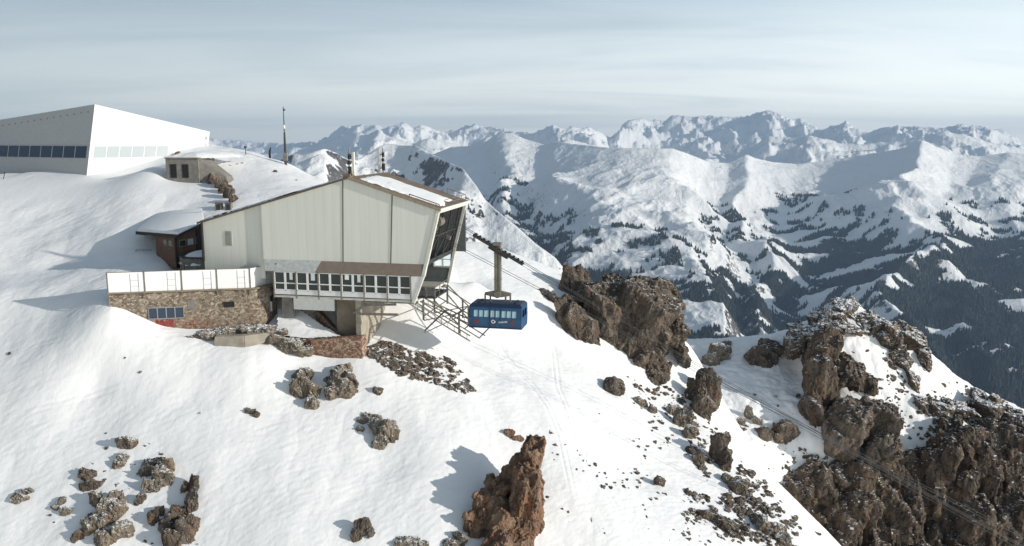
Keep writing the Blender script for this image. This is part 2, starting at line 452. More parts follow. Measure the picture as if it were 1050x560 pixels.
# ------------------------------------------------------------------ rocks
ROCKN = [0]
def ico(sub):
    bm = bmesh.new(); bmesh.ops.create_icosphere(bm, subdivisions=sub, radius=1)
    v = np.array([x.co[:] for x in bm.verts]); f = np.array([[q.index for q in x.verts] for x in bm.faces]); bm.free(); return v, f
ICO2, ICO3 = ico(2), ico(3)
def rotm(rx, ry, rz): return np.array(Euler((rx, ry, rz)).to_matrix())
def make_rock(name, blobs, voxel, mat, facet=1.0, fsize=1.0, fold=.0, foldsize=2.0, seed=None, zs=.6, label=None, group=None):
    """blobs: (centre, (rx,ry,rz), rotation) ellipsoids fused into one stone mass, then broken into facets"""
    ROCKN[0] += 1; seed = seed or ROCKN[0]*17+5; rng = np.random.default_rng(seed)
    V = []; T = []; n = 0
    for c, r, rot in blobs:
        # each blob becomes a few angular blocks: convex hulls of random points
        nb = 2+int(min(r) > fsize*.6)+2*int(min(r) > fsize*1.2)
        for b_ in range(nb):
            q = rng.normal(size=(13, 3)); q /= np.linalg.norm(q, axis=1)[:, None]; q = np.sign(q)*np.abs(q)**.75
            k_ = 1.1 if b_ == 0 else rng.uniform(.55, .8)
            q = (q*np.array(r)*k_)@rotm(*(np.array(rot)+rng.uniform(-.15, .15, 3))).T+np.array(c)+(rng.uniform(-.5, .5, 3)*np.array(r) if b_ else 0)
            bm = bmesh.new(); [bm.verts.new(x) for x in q]; res = bmesh.ops.convex_hull(bm, input=bm.verts)
            bmesh.ops.delete(bm, geom=[x for x in bm.verts if not x.link_faces], context='VERTS')
            bmesh.ops.triangulate(bm, faces=bm.faces); bmesh.ops.recalc_face_normals(bm, faces=bm.faces); bm.verts.index_update()
            V.append(np.array([x.co[:] for x in bm.verts])); T.append(np.array([[y.index for y in x.verts] for x in bm.faces])+n); n += len(V[-1]); bm.free()
    V = np.concatenate(V); c0 = V.mean(0); me = npmesh('tmp', V-c0, np.concatenate(T), True)
    o = bpy.data.objects.new('tmp', me); COL.objects.link(o)
    md = o.modifiers.new('r', 'REMESH'); md.mode = 'VOXEL'; md.voxel_size = voxel
    dg = bpy.context.evaluated_depsgraph_get(); me2 = bpy.data.meshes.new_from_object(o.evaluated_get(dg))
    bpy.data.objects.remove(o); bpy.data.meshes.remove(me)
    nv = len(me2.vertices); co = np.empty(nv*3, np.float32); me2.vertices.foreach_get('co', co); co = co.reshape(-1, 3)
    nn = np.empty(nv*3, np.float32); me2.vertices.foreach_get('normal', nn); nn = nn.reshape(-1, 3)
    W = co+c0
    q = W*np.array([1, 1, zs])
    q = q+np.stack([fbm(q/fsize*.5, 2, seed+k) for k in (1, 2, 3)], -1)*fsize*.35
    f1, cr, fac = worley(q/fsize, seed)
    d = fac*fsize*.15*facet-np.exp(-cr/.04)*fsize*.07*facet
    f1, cr, fac = worley(q/(fsize*.38)+9, seed+3); d += fac*fsize*.10*facet-np.exp(-cr/.05)*fsize*.03*facet
    if fold:
        qq = W*np.array([1, 1, .28])/foldsize
        d += (ridged(qq, 5, seed+9)-.5)*fold*.42
    f1, cr, fac = worley(q/(fsize*.15)+3, seed+6); d += fac*fsize*.045*facet
    d += fbm(W/(fsize*.2), 4, seed+13)*fsize*.03
    co = co+nn*d[:, None]
    me2.vertices.foreach_set('co', (co).astype(np.float32).ravel()); me2.update()
    me2.polygons.foreach_set('use_smooth', np.full(len(me2.polygons), False))
    ob = link(name, me2, None, mat); ob.location = c0
    if label: tag(ob, label, 'rock', group)
    me2.name = name
    return ob
def pxblobs(spec, base=None):
    """spec rows: px, py, Y, half width px, half height px, half depth m, tilt(deg)"""
    out = []
    for px, py, Y, w, h, dep, tilt in spec:
        p = at(px, py, Y); k = Y/FPX
        out.append((p, (w*k, dep, h*k), (0, math.radians(tilt), random.uniform(-.3, .3))))
    return out
def slope_rock(spec, voxel, mat, label, sink=.5, f=None, group=None, name='rock', **kw):
    """rows: px, py (centre), half w px, half h px, tilt; stands on the slope where that sight line meets the ground"""
    rows = []
    for px, py, w, h, tilt in spec:
        w *= 1.22; h *= 1.18
        p, Y = hit(px, py+h*.55, f); k = Y/FPX; dep = w*k*.75
        rows.append((px, py, Y+dep*sink, w, h, dep, tilt))
    return make_rock(name, pxblobs(rows), voxel, mat, label=label, group=group, **kw)
R_ = M['rock']; RS = M['rock_snowy']; RR = M['rock_red']; RC_ = M['rock_cliff']; RB_ = M['rock_rubble']
# on the crest and its neighbours
make_rock('rock', pxblobs([(655,330,95,42,40,4.6,8),(625,322,95,34,34,4.2,20),(610,345,94,14,22,2.4,10),(680,348,95,24,30,3.6,15),(655,366,93.2,30,24,3.2,20),(668,308,97,32,20,4.2,5),(606,305,96.5,20,16,3.2,20),(640,300,97,26,14,3.6,0),(640,385,92,0.1+16,10,1.6,30),(697,362,95.5,9,22,2.4,0),(668,385,91.5,16,11,2,10)]),
    .15, R_, 1.0, 2.3, 1.5, 3.6, zs=.45, label='largest brown crag on the snowy crest to the right of the blue cabin')
slope_rock([(586,290,12,17,10),(590,300,9,13,-10),(598,288,7,10,10)], .08, R_, 'knob of brown rock poking up at the crest just left of the largest crag', fsize=1.0)
slope_rock([(574,322,9,15,0),(588,332,12,20,10),(600,340,12,14,30),(607,347,11,9,0),(582,310,10,8,30)], .08, R_, 'jagged brown rocks leaning against the left foot of the largest crag', fsize=1.0, sink=.4)
slope_rock([(561,301,8,4,25),(571,308,9,4,30)], .07, R_, 'low flat brown rocks in the snow right of the cable car hanger', fsize=.6)
slope_rock([(628,397,11,9,10)], .07, R_, 'lone tan boulder on the snow below the largest crag', fsize=.9)
slope_rock([(712,402,10,17,0),(727,400,11,20,-5),(720,418,12,13,0)], .09, R_, 'twin brown rock towers right of and below the largest crag', fsize=1.2, fold=.6)
slope_rock([(737,462,9,21,5),(744,474,6,14,0)], .09, R_, 'slim upright brown rock on the edge of the gully', fsize=1.1, fold=.5)
slope_rock([(700,430,9,13,10),(690,422,7,7,0),(708,445,7,9,0)], .08, RS, 'snow dusted rock under the twin brown towers', fsize=.8)
slope_rock([(742,538,14,7,20),(726,530,9,6,10),(752,546,9,6,0)], .07, R_, 'flat brown slab rock near the bottom edge of the right snow slope', fsize=.7)
slope_rock([(676,495,6,6,30)], .05, R_, 'small round brown stone in the middle of the right snow slope', fsize=.5)
slope_rock([(657,413,7,5,20),(667,420,6,5,10)], .06, RS, 'small dark snow flecked rock below the lone tan boulder', fsize=.6)
slope_rock([(736,362,12,10,10),(728,370,8,8,0),(744,355,6,5,0)], .13, RS, 'snow flecked rock at the rim of the saddle behind the crest', f=f_peak, fsize=1.3)
slope_rock([(778,367,12,10,-25),(792,358,12,12,20),(786,372,10,9,0)], .13, R_, 'pair of brown rocks on the rim of the snowy saddle', f=f_peak, fsize=1.5)
slope_rock([(806,443,13,12,0),(798,450,7,7,0)], .10, R_, 'rounded dark rock in the saddle left of the rocky peak', f=f_peak, fsize=1.1)
slope_rock([(783,446,8,7,0)], .08, R_, 'small rounded rock left of the dark rock in the saddle', f=f_peak, fsize=.9)
slope_rock([(768,425,4,8,0),(760,432,4,5,0),(776,432,5,5,0)], .08, RS, 'cluster of small dark stones in the middle of the saddle', f=f_peak, fsize=.6)
slope_rock([(757,500,9,9,10),(748,492,7,7,0)], .07, RS, 'snow flecked rock on the gully edge below the slim upright rock', fsize=.7)
slope_rock([(790,542,12,9,20),(778,534,8,7,0),(802,552,9,7,10)], .07, RS, 'dark broken rock on the gully edge at the bottom right of the snow slope', fsize=.7)
slope_rock([(716,470,6,9,0),(709,462,5,6,0)], .06, R_, 'small brown rock left of the slim upright rock on the gully edge', fsize=.6)
# the red spire in the foreground and its small companions
make_rock('rock', pxblobs([(544,470,63.6,15,25,1.4,12),(551,457,63.9,8,12,.8,10),(533,495,62.6,21,28,1.7,15),(510,512,62.0,17,30,1.6,12),(522,540,60.4,34,34,2.1,8),(494,538,60.8,19,36,1.6,6),(541,520,60.8,20,46,1.8,10),(520,585,57.8,40,40,2.6,0),(505,500,62.4,9,14,1,10)]),
    .06, RR, 1.0, 1.05, .75, 1.3, seed=91, label='tall red and brown rock spire rising out of the snow at the bottom centre')
slope_rock([(523,444,4,6,-45),(531,449,6,3,15)], .035, RR, 'small hooked rock at the top left of the red spire', fsize=.35, sink=.1)
slope_rock([(372,543,7,12,5),(366,550,6,8,0),(379,548,5,8,0)], .045, R_, 'small dark rock beside the bottom edge left of the red spire', fsize=.6)
slope_rock([(428,558,18,6,0),(412,557,9,5,0)], .05, RS, 'snow capped rock at the bottom edge between small dark rock and red spire', fsize=.6)
slope_rock([(469,553,9,8,10),(462,560,8,6,0)], .05, RS, 'low snowy rock touching the left foot of the red spire', fsize=.6)
# below the buildings
slope_rock([(311,387,9,9,20),(315,402,11,14,10),(306,400,7,12,0),(320,415,7,8,0),(304,385,6,6,0)], .055, RS, 'snowy rock cluster under the reddish stone wall', fsize=.75)
slope_rock([(349,392,14,14,0),(343,403,12,10,10),(356,404,10,12,0),(350,380,10,6,0)], .055, RS, 'rounded snow dusted rock right of the cluster under the reddish stone wall', fsize=.8)
slope_rock([(388,440,9,13,10),(399,446,9,14,0),(392,452,9,8,0),(379,430,8,5,20)], .055, RS, 'brown double boulder on the open slope below the concrete pier', fsize=.8)
slope_rock([(372,432,5,5,0),(369,441,4,4,0)], .045, RS, 'small snowy stones left of the brown double boulder', fsize=.4)
slope_rock([(388,402,5,5,0)], .04, R_, 'tiny tan boulder between the rubble band and the double boulder', fsize=.4)
# lower left
slope_rock([(23,510,10,5,5),(28,507,7,5,0)], .045, RS, 'low wedge rock at the far left of the lower slope', fsize=.5)
slope_rock([(90,488,10,7,20),(98,496,8,8,0),(88,500,7,6,0)], .05, R_, 'topmost rock of the long broken outcrop at lower left', fsize=.7)
slope_rock([(100,515,8,12,0),(112,525,14,14,15),(102,540,12,12,-10),(118,515,8,14,0),(126,548,10,14,0),(108,552,12,12,0)], .055, RS, 'long broken snowy outcrop running down to the bottom edge at lower left', fsize=.8)
slope_rock([(131,456,9,10,0),(124,476,7,6,0),(128,472,8,5,20)], .05, RS, 'two small rocks above the snow capped boulders at lower left', fsize=.6)
slope_rock([(151,480,10,9,0),(164,492,11,13,0),(173,482,9,13,0),(160,474,10,8,0),(157,498,9,10,0)], .055, RS, 'group of snow capped brown boulders above the lower left rock rib', fsize=.95)
slope_rock([(195,498,8,14,8),(198,515,8,15,10),(184,530,12,12,0),(192,545,12,14,0),(172,540,8,10,0),(176,555,12,12,0)], .055, R_, 'tan rock rib right of the broken outcrop at lower left', fsize=.9, fold=.3)
slope_rock([(144,514,5,7,10)], .04, R_, 'small pointed stone between the outcrop and the rock rib at lower left', fsize=.4)
slope_rock([(158,532,6,9,0),(164,524,5,6,0)], .045, R_, 'dark stone beside the left foot of the tan rock rib', fsize=.5)
slope_rock([(62,515,6,5,0),(68,525,6,5,0),(57,522,5,4,0)], .045, RS, 'loose cluster of small stones left of the broken outcrop', fsize=.35)
slope_rock([(80,550,6,8,-25)], .045, R_, 'leaning stone at the bottom edge left of the broken outcrop', fsize=.5)
slope_rock([(257,421,5,4,10),(262,425,4,4,20)], .035, R_, 'small dark rock alone on the slope below the stone building', fsize=.35)
# the rocky peak on the right
make_rock('rock', pxblobs([(868,320,129,24,12,4,0),(844,332,127.5,20,14,4,-25),(897,330,127.5,18,11,4,25),(826,346,126,18,17,4,0),(862,334,126,34,9,3.6,0),(812,356,125,10,12,3,0)]),
    .17, RB_, 1.1, 1.7, .5, label='rocky summit crown of the right hand peak with snow in its cracks')
make_rock('rock', pxblobs([(845,366,119.5,22,34,4.5,-5),(840,398,116,21,38,4.5,-8),(866,383,117.5,18,20,3.8,0),(836,430,112.5,14,26,3.6,-10),(884,392,118,14,13,2.8,20)]),
    .18, RC_, 1.0, 2.2, 1.4, 3, label='dark wedge shaped buttress left of the snow bowl on the right hand peak')
make_rock('rock', pxblobs([(872,430,110.5,24,20,4,20),(898,436,110,17,30,4,5),(858,450,109.5,18,22,4,0),(905,458,108.5,18,18,4,0)]),
    .16, R_, 1.0, 1.9, 1.2, 2.6, label='tan shouldered tower standing above the cliff of the right hand peak')
make_rock('rock', pxblobs([(908,345,125.5,19,15,3.4,30),(930,347,126,17,17,3.2,20),(918,370,123.5,15,19,3,-10),(932,395,121,12,18,2.6,-15),(940,418,118,12,14,2.6,-15),(888,334,126,15,11,2.6,20),(945,372,124.5,9,16,2.4,20)]),
    .16, RB_, 1.1, 1.5, .4, label='rib of rubble running down the right hand peak from its summit')
cl = []
rr = random.Random(11)
for i, x in enumerate(range(786, 1200, 12)):
    top = np.interp(x, [780,815,850,885,925,950,985,1050,1200], [510,470,452,458,462,446,424,436,470])+rr.uniform(-7, 7)
    for j in range(5):
        hh = rr.uniform(24, 42); cy = top+hh*1.12+j*36; Yc = np.interp(x, [790,850,950,1200], [108,107.5,111,114])-j*1.9+rr.uniform(-1.2, 1.2)
        cl.append((x+rr.uniform(-5, 5), cy, Yc, rr.uniform(12, 26), hh, rr.uniform(3, 4.8), rr.uniform(-16, 16)))
make_rock('rock', pxblobs(cl), .21, RC_, 1.35, 2.3, 1.3, 3.0, label='dark brown cliff with upright pillars filling the lower right corner')
make_rock('rock', pxblobs([(960,420,117,14,9,2,20),(985,420,118,18,10,2.5,10),(1012,415,120,18,12,3,20),(1035,428,120,18,12,3,10),(970,435,115,14,8,2,0),(1000,405,124,10,6,2,20),(1060,445,119,20,12,3,0)]),
    .16, RB_, 1.1, 1.4, .3, label='snow flecked rubble ridge along the top of the dark cliff at the right edge')
# loose stones nobody could count
def stones(name, pts, label, mat, seed):
    rng = np.random.default_rng(seed); V = []; T = []; n = 0
    for p, r in pts:
        v = ICO2[0]*rng.uniform(.55, 1.25, 3)*r; d = vnoise(ICO2[0]*1.3+rng.random(3)*50, seed)
        v = v*(1+d[:, None]*.7); v = v@rotm(*rng.uniform(-3, 3, 3)).T; v[:, 2] *= .75; V.append(v+p); T.append(ICO2[1]+n); n += len(v)
    o = link(name, npmesh(name, np.concatenate(V), np.concatenate(T), False), None, mat); tag(o, label, 'stones', kind='stuff')
def in_poly(x, y, poly):
    c = False; n = len(poly)
    for i in range(n):
        (x0, y0), (x1, y1) = poly[i], poly[(i+1) % n]
        if (y0 > y) != (y1 > y) and x < (x1-x0)*(y-y0)/(y1-y0)+x0: c = not c
    return c
def hits(ps, f, lo=45, hi=160):
    ps = np.array(ps, float); Y = np.linspace(lo, hi, 700)
    out = []
    for k in range(0, len(ps), 100):
        q = ps[k:k+100]; P_ = at(q[:, 0][:, None]+0*Y, q[:, 1][:, None]+0*Y, np.repeat(Y[None], len(q), 0))
        z = f(P_[..., 0], P_[..., 1]); i = np.argmax(P_[..., 2] < z, 1)
        for j in range(len(q)):
            if (P_[j, :, 2] < z[j]).any() and Y[i[j]] > lo+3: out.append((P_[j, i[j]], Y[i[j]]))
    return out
def scatter(poly, n, rpx, seed, f, clump=0, thin=None):
    rg = random.Random(seed); xs = [p[0] for p in poly]; ys = [p[1] for p in poly]; ps = []
    while len(ps) < n:
        x = rg.uniform(min(xs), max(xs)); y = rg.uniform(min(ys), max(ys))
        if not in_poly(x, y, poly): continue
        if clump and vnoise(np.array([[x/clump, y/clump]]), seed)[0] < (thin or 0): continue
        ps.append((x, y))
    return [(p+np.array([0, 0, -.1*rpx*Y/FPX]), (rg.uniform(.25, 1)**2*rpx+.5)*Y/FPX) for p, Y in hits(ps, f)]
stones('scree', scatter([(372,358),(398,350),(425,362),(458,368),(470,375),(488,404),(470,403),(440,392),(415,388),(388,372)], 900, 4.6, 3, f_near), 'band of dark rubble showing through the snow below the concrete pier', M['rock'], 3)
pts = scatter([(545,430),(640,400),(700,440),(760,520),(800,560),(560,560)], 240, 2.6, 5, f_near, 28, .12)
pts += scatter([(640,385),(700,400),(735,440),(730,480),(690,470),(650,420)], 260, 3.2, 6, f_near, 18, .0)
pts += scatter([(700,500),(760,520),(820,560),(700,560)], 220, 4.0, 7, f_near, 15, .0)
pts += scatter([(728,440),(742,455),(860,570),(870,590),(800,560),(735,480)], 230, 4.6, 37, f_near, 16, -.1)
pts += scatter([(690,420),(730,440),(850,575),(790,575),(720,490)], 260, 5.0, 27, f_near, 22, -.05)
pts += scatter([(60,440),(210,450),(215,560),(40,560)], 90, 2.4, 8, f_near, 24, .1)
pts += scatter([(0,350),(540,400),(520,440),(0,500)], 16, 2.4, 9, f_near)
pts += scatter([(190,160),(230,160),(330,190),(300,190)], 10, 1.6, 10, f_near)
stones('loose_stones', pts, 'small loose stones scattered over the near snow slopes', M['rock'], 5)
pts = scatter([(700,440),(800,430),(850,470),(800,540),(720,520)], 330, 3.2, 15, f_peak, 20, .0)
pts += scatter([(700,370),(810,380),(820,440),(700,420)], 30, 3.0, 16, f_peak)
pts += scatter([(905,360),(950,420),(925,440),(900,400)], 120, 3.6, 17, f_peak)
pts += scatter([(930,405),(980,390),(1050,420),(1060,460),(930,450)], 330, 3.8, 18, f_peak)
pts += scatter([(860,340),(900,330),(940,370),(950,420),(900,440),(860,420)], 40, 3.0, 19, f_peak)
stones('scree', pts, 'dark scree strewn over the saddle and the snow of the right hand peak', M['rock'], 15)

# ------------------------------------------------------------------ far mountains: one terrain sheet, ridges at their real distances
def interp(tab, x):
    t = np.array(tab, float); return np.interp(x, t[:, 0], t[:, 1])
RA = [(-400,140),(150,137),(205,136),(220,141),(240,143),(260,145),(300,147),(330,144),(342,137),(352,130),(362,128),(374,127),(387,127),(396,131),(402,128),(410,126),(417,125),(425,131),(433,127),(440,130),(455,136),(466,133),(480,128),(490,127),(500,129),(515,132),(530,135),(545,137),(560,130),(570,128),(580,130),(592,130),(600,130),(610,133),(622,140),(632,135),(640,124),(652,121),(668,123),(680,123),(686,118),(700,118),(720,119),(735,118),(750,120),(765,119),(772,115),(779,112),(786,113),(797,117),(810,122),(816,119),(822,125),(832,129),(840,134),(848,128),(855,126),(862,123),(870,129),(885,134),(900,131),(915,128),(930,130),(950,131),(965,131),(974,127),(990,129),(1000,129),(1010,131),(1022,134),(1032,138),(1040,144),(1050,145),(1100,140),(1500,135)]
YA = [(-400,27000),(300,27000),(345,19000),(420,19000),(480,22000),(560,18000),(610,18500),(640,24000),(760,23000),(800,22000),(870,20000),(960,18500),(1100,19000),(1500,20000)]
RB = [(-400,160),(280,158),(300,152),(330,147),(345,142),(358,137),(366,134),(373,137),(379,139),(390,132),(398,138),(410,143),(425,147),(440,140),(455,144),(480,150),(495,142),(505,140),(530,147),(560,148),(580,142),(600,147),(640,158),(700,162),(740,163),(765,152),(785,139),(800,142),(815,141),(826,138),(845,143),(870,148),(900,146),(930,141),(945,138),(962,134),(980,137),(1000,143),(1030,150),(1060,155),(1500,150)]
YB = [(-400,15000),(330,14000),(420,12500),(500,13500),(600,12500),(700,14000),(785,15500),(850,14000),(900,15000),(960,14000),(1100,15000),(1500,15000)]
RC = [(-400,190),(300,185),(400,172),(440,160),(465,150),(480,150),(495,148),(508,138),(516,136),(525,137),(540,143),(557,148),(570,145),(585,147),(620,151),(650,152),(688,152),(705,158),(725,166),(745,167),(763,158),(772,162),(790,166),(815,168),(840,165),(862,162),(885,158),(905,155),(925,151),(940,143),(955,150),(975,158),(1000,160),(1030,156),(1060,160),(1100,165),(1500,160)]
YC = [(-400,11000),(440,10500),(500,10200),(520,9800),(570,10400),(575,9000),(620,8700),(690,8500),(745,9400),(770,9200),(840,9800),(900,9500),(938,8900),(990,9500),(1050,9200),(1100,9000),(1500,9500)]
RD = [(-400,200),(250,178),(285,166),(297,160),(303,157),(312,159),(322,156),(335,152),(345,156),(358,163),(368,164),(380,157),(392,149),(402,147),(415,149),(428,149),(440,156),(455,163),(465,168),(475,172),(483,183),(490,192),(497,204),(510,216),(530,232),(550,250),(570,264),(600,300),(640,360),(700,440),(800,480),(1500,700)]
YD = [(-400,6500),(280,5600),(330,4700),(362,5600),(395,6400),(440,5600),(480,4700),(520,4400),(570,4200),(640,4000),(800,3600),(1500,3500)]
def smoothed(tab, px, sig):
    g = np.arange(-700, 1800, .5); v = interp(tab, g); o = np.arange(-int(sig*6), int(sig*6)+1)*.5
    w_ = np.exp(-(o/sig)**2/2); w_ /= w_.sum(); c = np.convolve(np.pad(v, len(o)//2, mode='edge'), w_, 'valid')
    return np.interp(px, g, c)
def zcrest(tab, ytab, px):
    Y = smoothed(ytab, px, 32); py = smoothed(tab, px, 1.6); d = ray(px, py); return d[..., 2]*Y/d[..., 1], Y
def far_height(px, Y, X):
    p = np.stack([X.ravel(), Y.ravel()], -1)/1000.0
    sh = X.shape
    wx = fbm(p*.5, 3, 101); wy = fbm(p*.5, 3, 102); pw = p+np.stack([wx, wy], -1)*.35
    n1 = ridged(pw*.62, 8, 110, .52).reshape(sh)
    n2 = ridged(pw*1.7+3, 6, 120, .5).reshape(sh)
    n3 = fbm(p*.8, 4, 130).reshape(sh)
    jag = ridged(p*2.2, 6, 140, .6).reshape(sh)
    prof = np.array([(-9e3,1500),(0,0),(500,150),(1500,420),(2500,680),(3700,950),(4500,1090),(5100,1200),(5600,1290),(9000,1330)])
    base = -1440+n3*50+n2*60
    out = np.full(sh, -9e9)
    warp = fbm(p*.42, 4, 160).reshape(sh)*75
    for nm, r, y, kind in (('A', RA, YA, 'far'), ('B', RB, YB, 'mid'), ('C', RC, YC, 'main'), ('D', RD, YD, 'near')):
        zc, Yc = zcrest(r, y, px); d = Yc[None]-Y
        pw_ = px[None]+warp*sstep(0, 2200, d)*np.clip(9000/Yc[None], .3, 1.4)
        zc, Yc = zcrest(r, y, pw_); d = Yc-Y
        back = np.maximum(-d, 0); fr = np.maximum(d, 0)
        if kind == 'main':
            h = np.interp(fr, prof[1:, 0], prof[1:, 1]); amp = 290*sstep(0, 1500, fr)*(1-.55*sstep(3500, 5200, fr)); bs = .5
            z = zc-h-back*bs+(n1-.5)*amp*.46+(n2-.5)*52*sstep(100, 1200, fr)+(jag-.5)*22*sstep(0, 60, fr+back)
        elif kind == 'near':
            h = fr*.50-30*sstep(0, 1, fr)*0; amp = 170*sstep(0, 900, fr)
            z = zc-h-back*.62+(n1-.5)*amp+(n2-.5)*150*sstep(50, 600, fr)+(jag-.5)*45*sstep(0, 50, fr)
        elif kind == 'mid':
            z = zc-fr*.34-back*.5+(n1-.5)*330*sstep(0, 900, fr)+(n2-.5)*120*sstep(0, 400, fr)+(jag-.5)*50
        else:
            z = zc-fr*.30-back*.5+(n1-.5)*460*sstep(0, 1500, fr)+(n2-.5)*180*sstep(0, 500, fr)+(jag-.5)*90
        out = np.maximum(out, z)
    out = np.maximum(out, base)
    # our own mountain's flank, falling from the summit to the valley
    own = -62-(Y-150)*.8+(n2-.5)*60*sstep(200, 900, Y)
    out = np.maximum(out, own)
    return out
def make_far():
    px = np.concatenate([np.linspace(-400, 140, 110)[:-1], np.linspace(140, 1110, 1060), np.linspace(1110, 1500, 120)[1:]])
    Y = np.concatenate([np.geomspace(150, 3200, 90)[:-1], np.geomspace(3200, 12000, 640)[:-1], np.geomspace(12000, 33000, 240)])
    nr, nc = len(Y), len(px)
    YY = np.repeat(Y[:, None], nc, 1); X = YY*((px-525)/FPX)[None]
    Z = far_height(px, YY, X)
    gy = np.gradient(Z, axis=0)/np.gradient(YY, axis=0); gx = np.gradient(Z, axis=1)/np.gradient(X, axis=1)
    gy = gy-gx*((px-525)/FPX)[None]
    slope = np.hypot(gx, gy)
    p = np.stack([X.ravel(), YY.ravel()], -1)/1000.0
    # wooded ground: below the tree line, broken by pastures
    fn = fbm(p*1.5, 5, 201).reshape(X.shape); fl = fbm(p*.45, 3, 205).reshape(X.shape); st = fbm(p*np.array([1.1, 4.2]), 5, 209).reshape(X.shape)
    scr = interp([(-400,-1300),(440,-700),(500,-640),(560,-780),(620,-880),(680,-870),(740,-840),(800,-770),(880,-800),(960,-770),(1050,-770),(1500,-770)], px)[None]
    f = (scr-Z)/150+fl*.9+fn*.9+st*1.1
    dens = interp([(-400,.0),(500,.6),(600,.1),(640,-.4),(700,-.6),(800,-.25),(870,.35),(960,.6),(1050,.7),(1500,.7)], px)[None]
    clear = sstep(.0, .14, st+fn*.6-dens*.55)
    sp_ = fbm(p*6.5, 4, 231).reshape(X.shape); f = f+sp_*.5; clear = np.maximum(clear, sstep(.42, .62, sp_+.35*fn-dens*.35))
    forest = sstep(.1, .4, f)*(1-clear)*(YY > 1500)*(YY < 9500)
    rn = (fbm(p*2.6, 5, 221)).reshape(X.shape)
    rock = sstep(.95, 1.4, slope+rn*.5)*(1-.45*sstep(5600, 6600, YY))*(1-.6*sstep(9000, 16000, YY))
    col = np.zeros((nr*nc, 4), np.float32); col[:, 0] = forest.ravel(); col[:, 1] = rock.ravel(); col[:, 3] = 1
    v = np.stack([X, YY, Z], -1).reshape(-1, 3)
    me = npmesh('mountains', v, gridquads(nr, nc))
    a = me.color_attributes.new('cover', 'FLOAT_COLOR', 'POINT'); a.data.foreach_set('color', col.ravel())
    m, nt, b = newmat('mountain_ground'); B = NB(nt)
    at_ = nt.nodes.new('ShaderNodeVertexColor'); at_.layer_name = 'cover'
    sp = nt.nodes.new('ShaderNodeSeparateColor'); B.l(at_.outputs[0], sp.inputs[0])
    pos = coords(nt, True)
    r = B.noise(B.mapping(pos, (1, 1, 2.5)), .006, 9, .7); r2 = B.noise(pos, .03, 5, .7)
    rm = B.math('MULTIPLY', B.math('SUBTRACT', B.math('ADD', B.math('MULTIPLY', sp.outputs[1], 1.0), B.math('MULTIPLY', B.math('SUBTRACT', r2, .5), 1.8)), .62), 4, clamp=True)
    c = B.mix(rm, SNOW, B.ramp(r, [(.35, (.05, .045, .045)), (.65, (.15, .135, .12))]))
    fm = B.math('MULTIPLY', B.math('SUBTRACT', B.math('ADD', sp.outputs[0], B.math('MULTIPLY', B.math('SUBTRACT', r2, .5), .8)), .5), 8, clamp=True)
    c = B.mix(fm, c, (.035, .042, .038))
    B.l(c, b.inputs['Base Color']); b.inputs['Roughness'].default_value = .85; b.inputs['Specular IOR Level'].default_value = .15
    B.l(B.bump(B.math('ADD', B.noise(B.mapping(pos, (1, .55, 1), (0, 0, .4)), .006, 10, .64, .5), B.math('MULTIPLY', B.noise(pos, .03, 6, .65), .25)), .6, 50), b.inputs['Normal'])
    o = link('mountains', me, None, m); tag(o, kind='structure')
    # conifers: one mass
    rng = np.random.default_rng(5)
    inside = (px > 440) & (px < 1100); rows = (Y > 3300) & (Y < 8500)
    ii, jj = np.nonzero((forest > .45) & inside[None] & rows[:, None])
    # cell area weighting
    area = (np.gradient(YY, axis=0)*np.gradient(X, axis=1))[ii, jj]
    # only slopes seen from the summit region: keep all, thin with distance
    wgt = area/area.sum(); n = 62000
    pick = rng.choice(len(ii), n, p=wgt); gi, gj = ii[pick], jj[pick]
    trans = (f > -.45) & (f < .35) & (sp_+fn*.6 > .22) & inside[None] & rows[:, None]; i2, j2 = np.nonzero(trans)
    a2 = (np.gradient(YY, axis=0)*np.gradient(X, axis=1))[i2, j2]; p2 = rng.choice(len(i2), 4200, p=a2/a2.sum())
    gi = np.r_[gi, i2[p2]]; gj = np.r_[gj, j2[p2]]; n = len(gi)
    fy = rng.random(n)-.5; fx = rng.random(n)-.5
    x = X[gi, gj]+fx*np.gradient(X, axis=1)[gi, gj]; y = YY[gi, gj]+fy*np.gradient(YY, axis=0)[gi, gj]; z = Z[gi, gj]-3
    h = rng.uniform(20, 42, n); r_ = h*rng.uniform(.22, .34, n); k = 5; ang = rng.random(n)*6.28
    V = np.zeros((n, k+1, 3))
    for q in range(k):
        aa = ang+q*2*PI/k; rr = r_*rng.uniform(.75, 1.2, n); V[:, q, 0] = x+np.cos(aa)*rr; V[:, q, 1] = y+np.sin(aa)*rr; V[:, q, 2] = z+rng.uniform(0, 3, n)
    V[:, k] = np.stack([x+rng.uniform(-1, 1, n), y, z+h], -1)
    tri = np.stack([np.array([q, (q+1) % k, k]) for q in range(k)]); T = (np.arange(n)[:, None, None]*(k+1)+tri[None]).reshape(-1, 3)
    fm_, fnt, fb = newmat('conifer_green'); FB = NB(fnt)
    FB.l(FB.ramp(FB.noise(coords(fnt, True), .02, 5, .6), [(.3, (.014, .022, .020)), (.7, (.036, .046, .036))]), fb.inputs['Base Color']); fb.inputs['Roughness'].default_value = .9
    o = link('forest', npmesh('forest', V.reshape(-1, 3), T, False), None, fm_)
    tag(o, 'dark conifer forest with snowy clearings on the lower mountainside', 'forest', kind='stuff')
make_far()
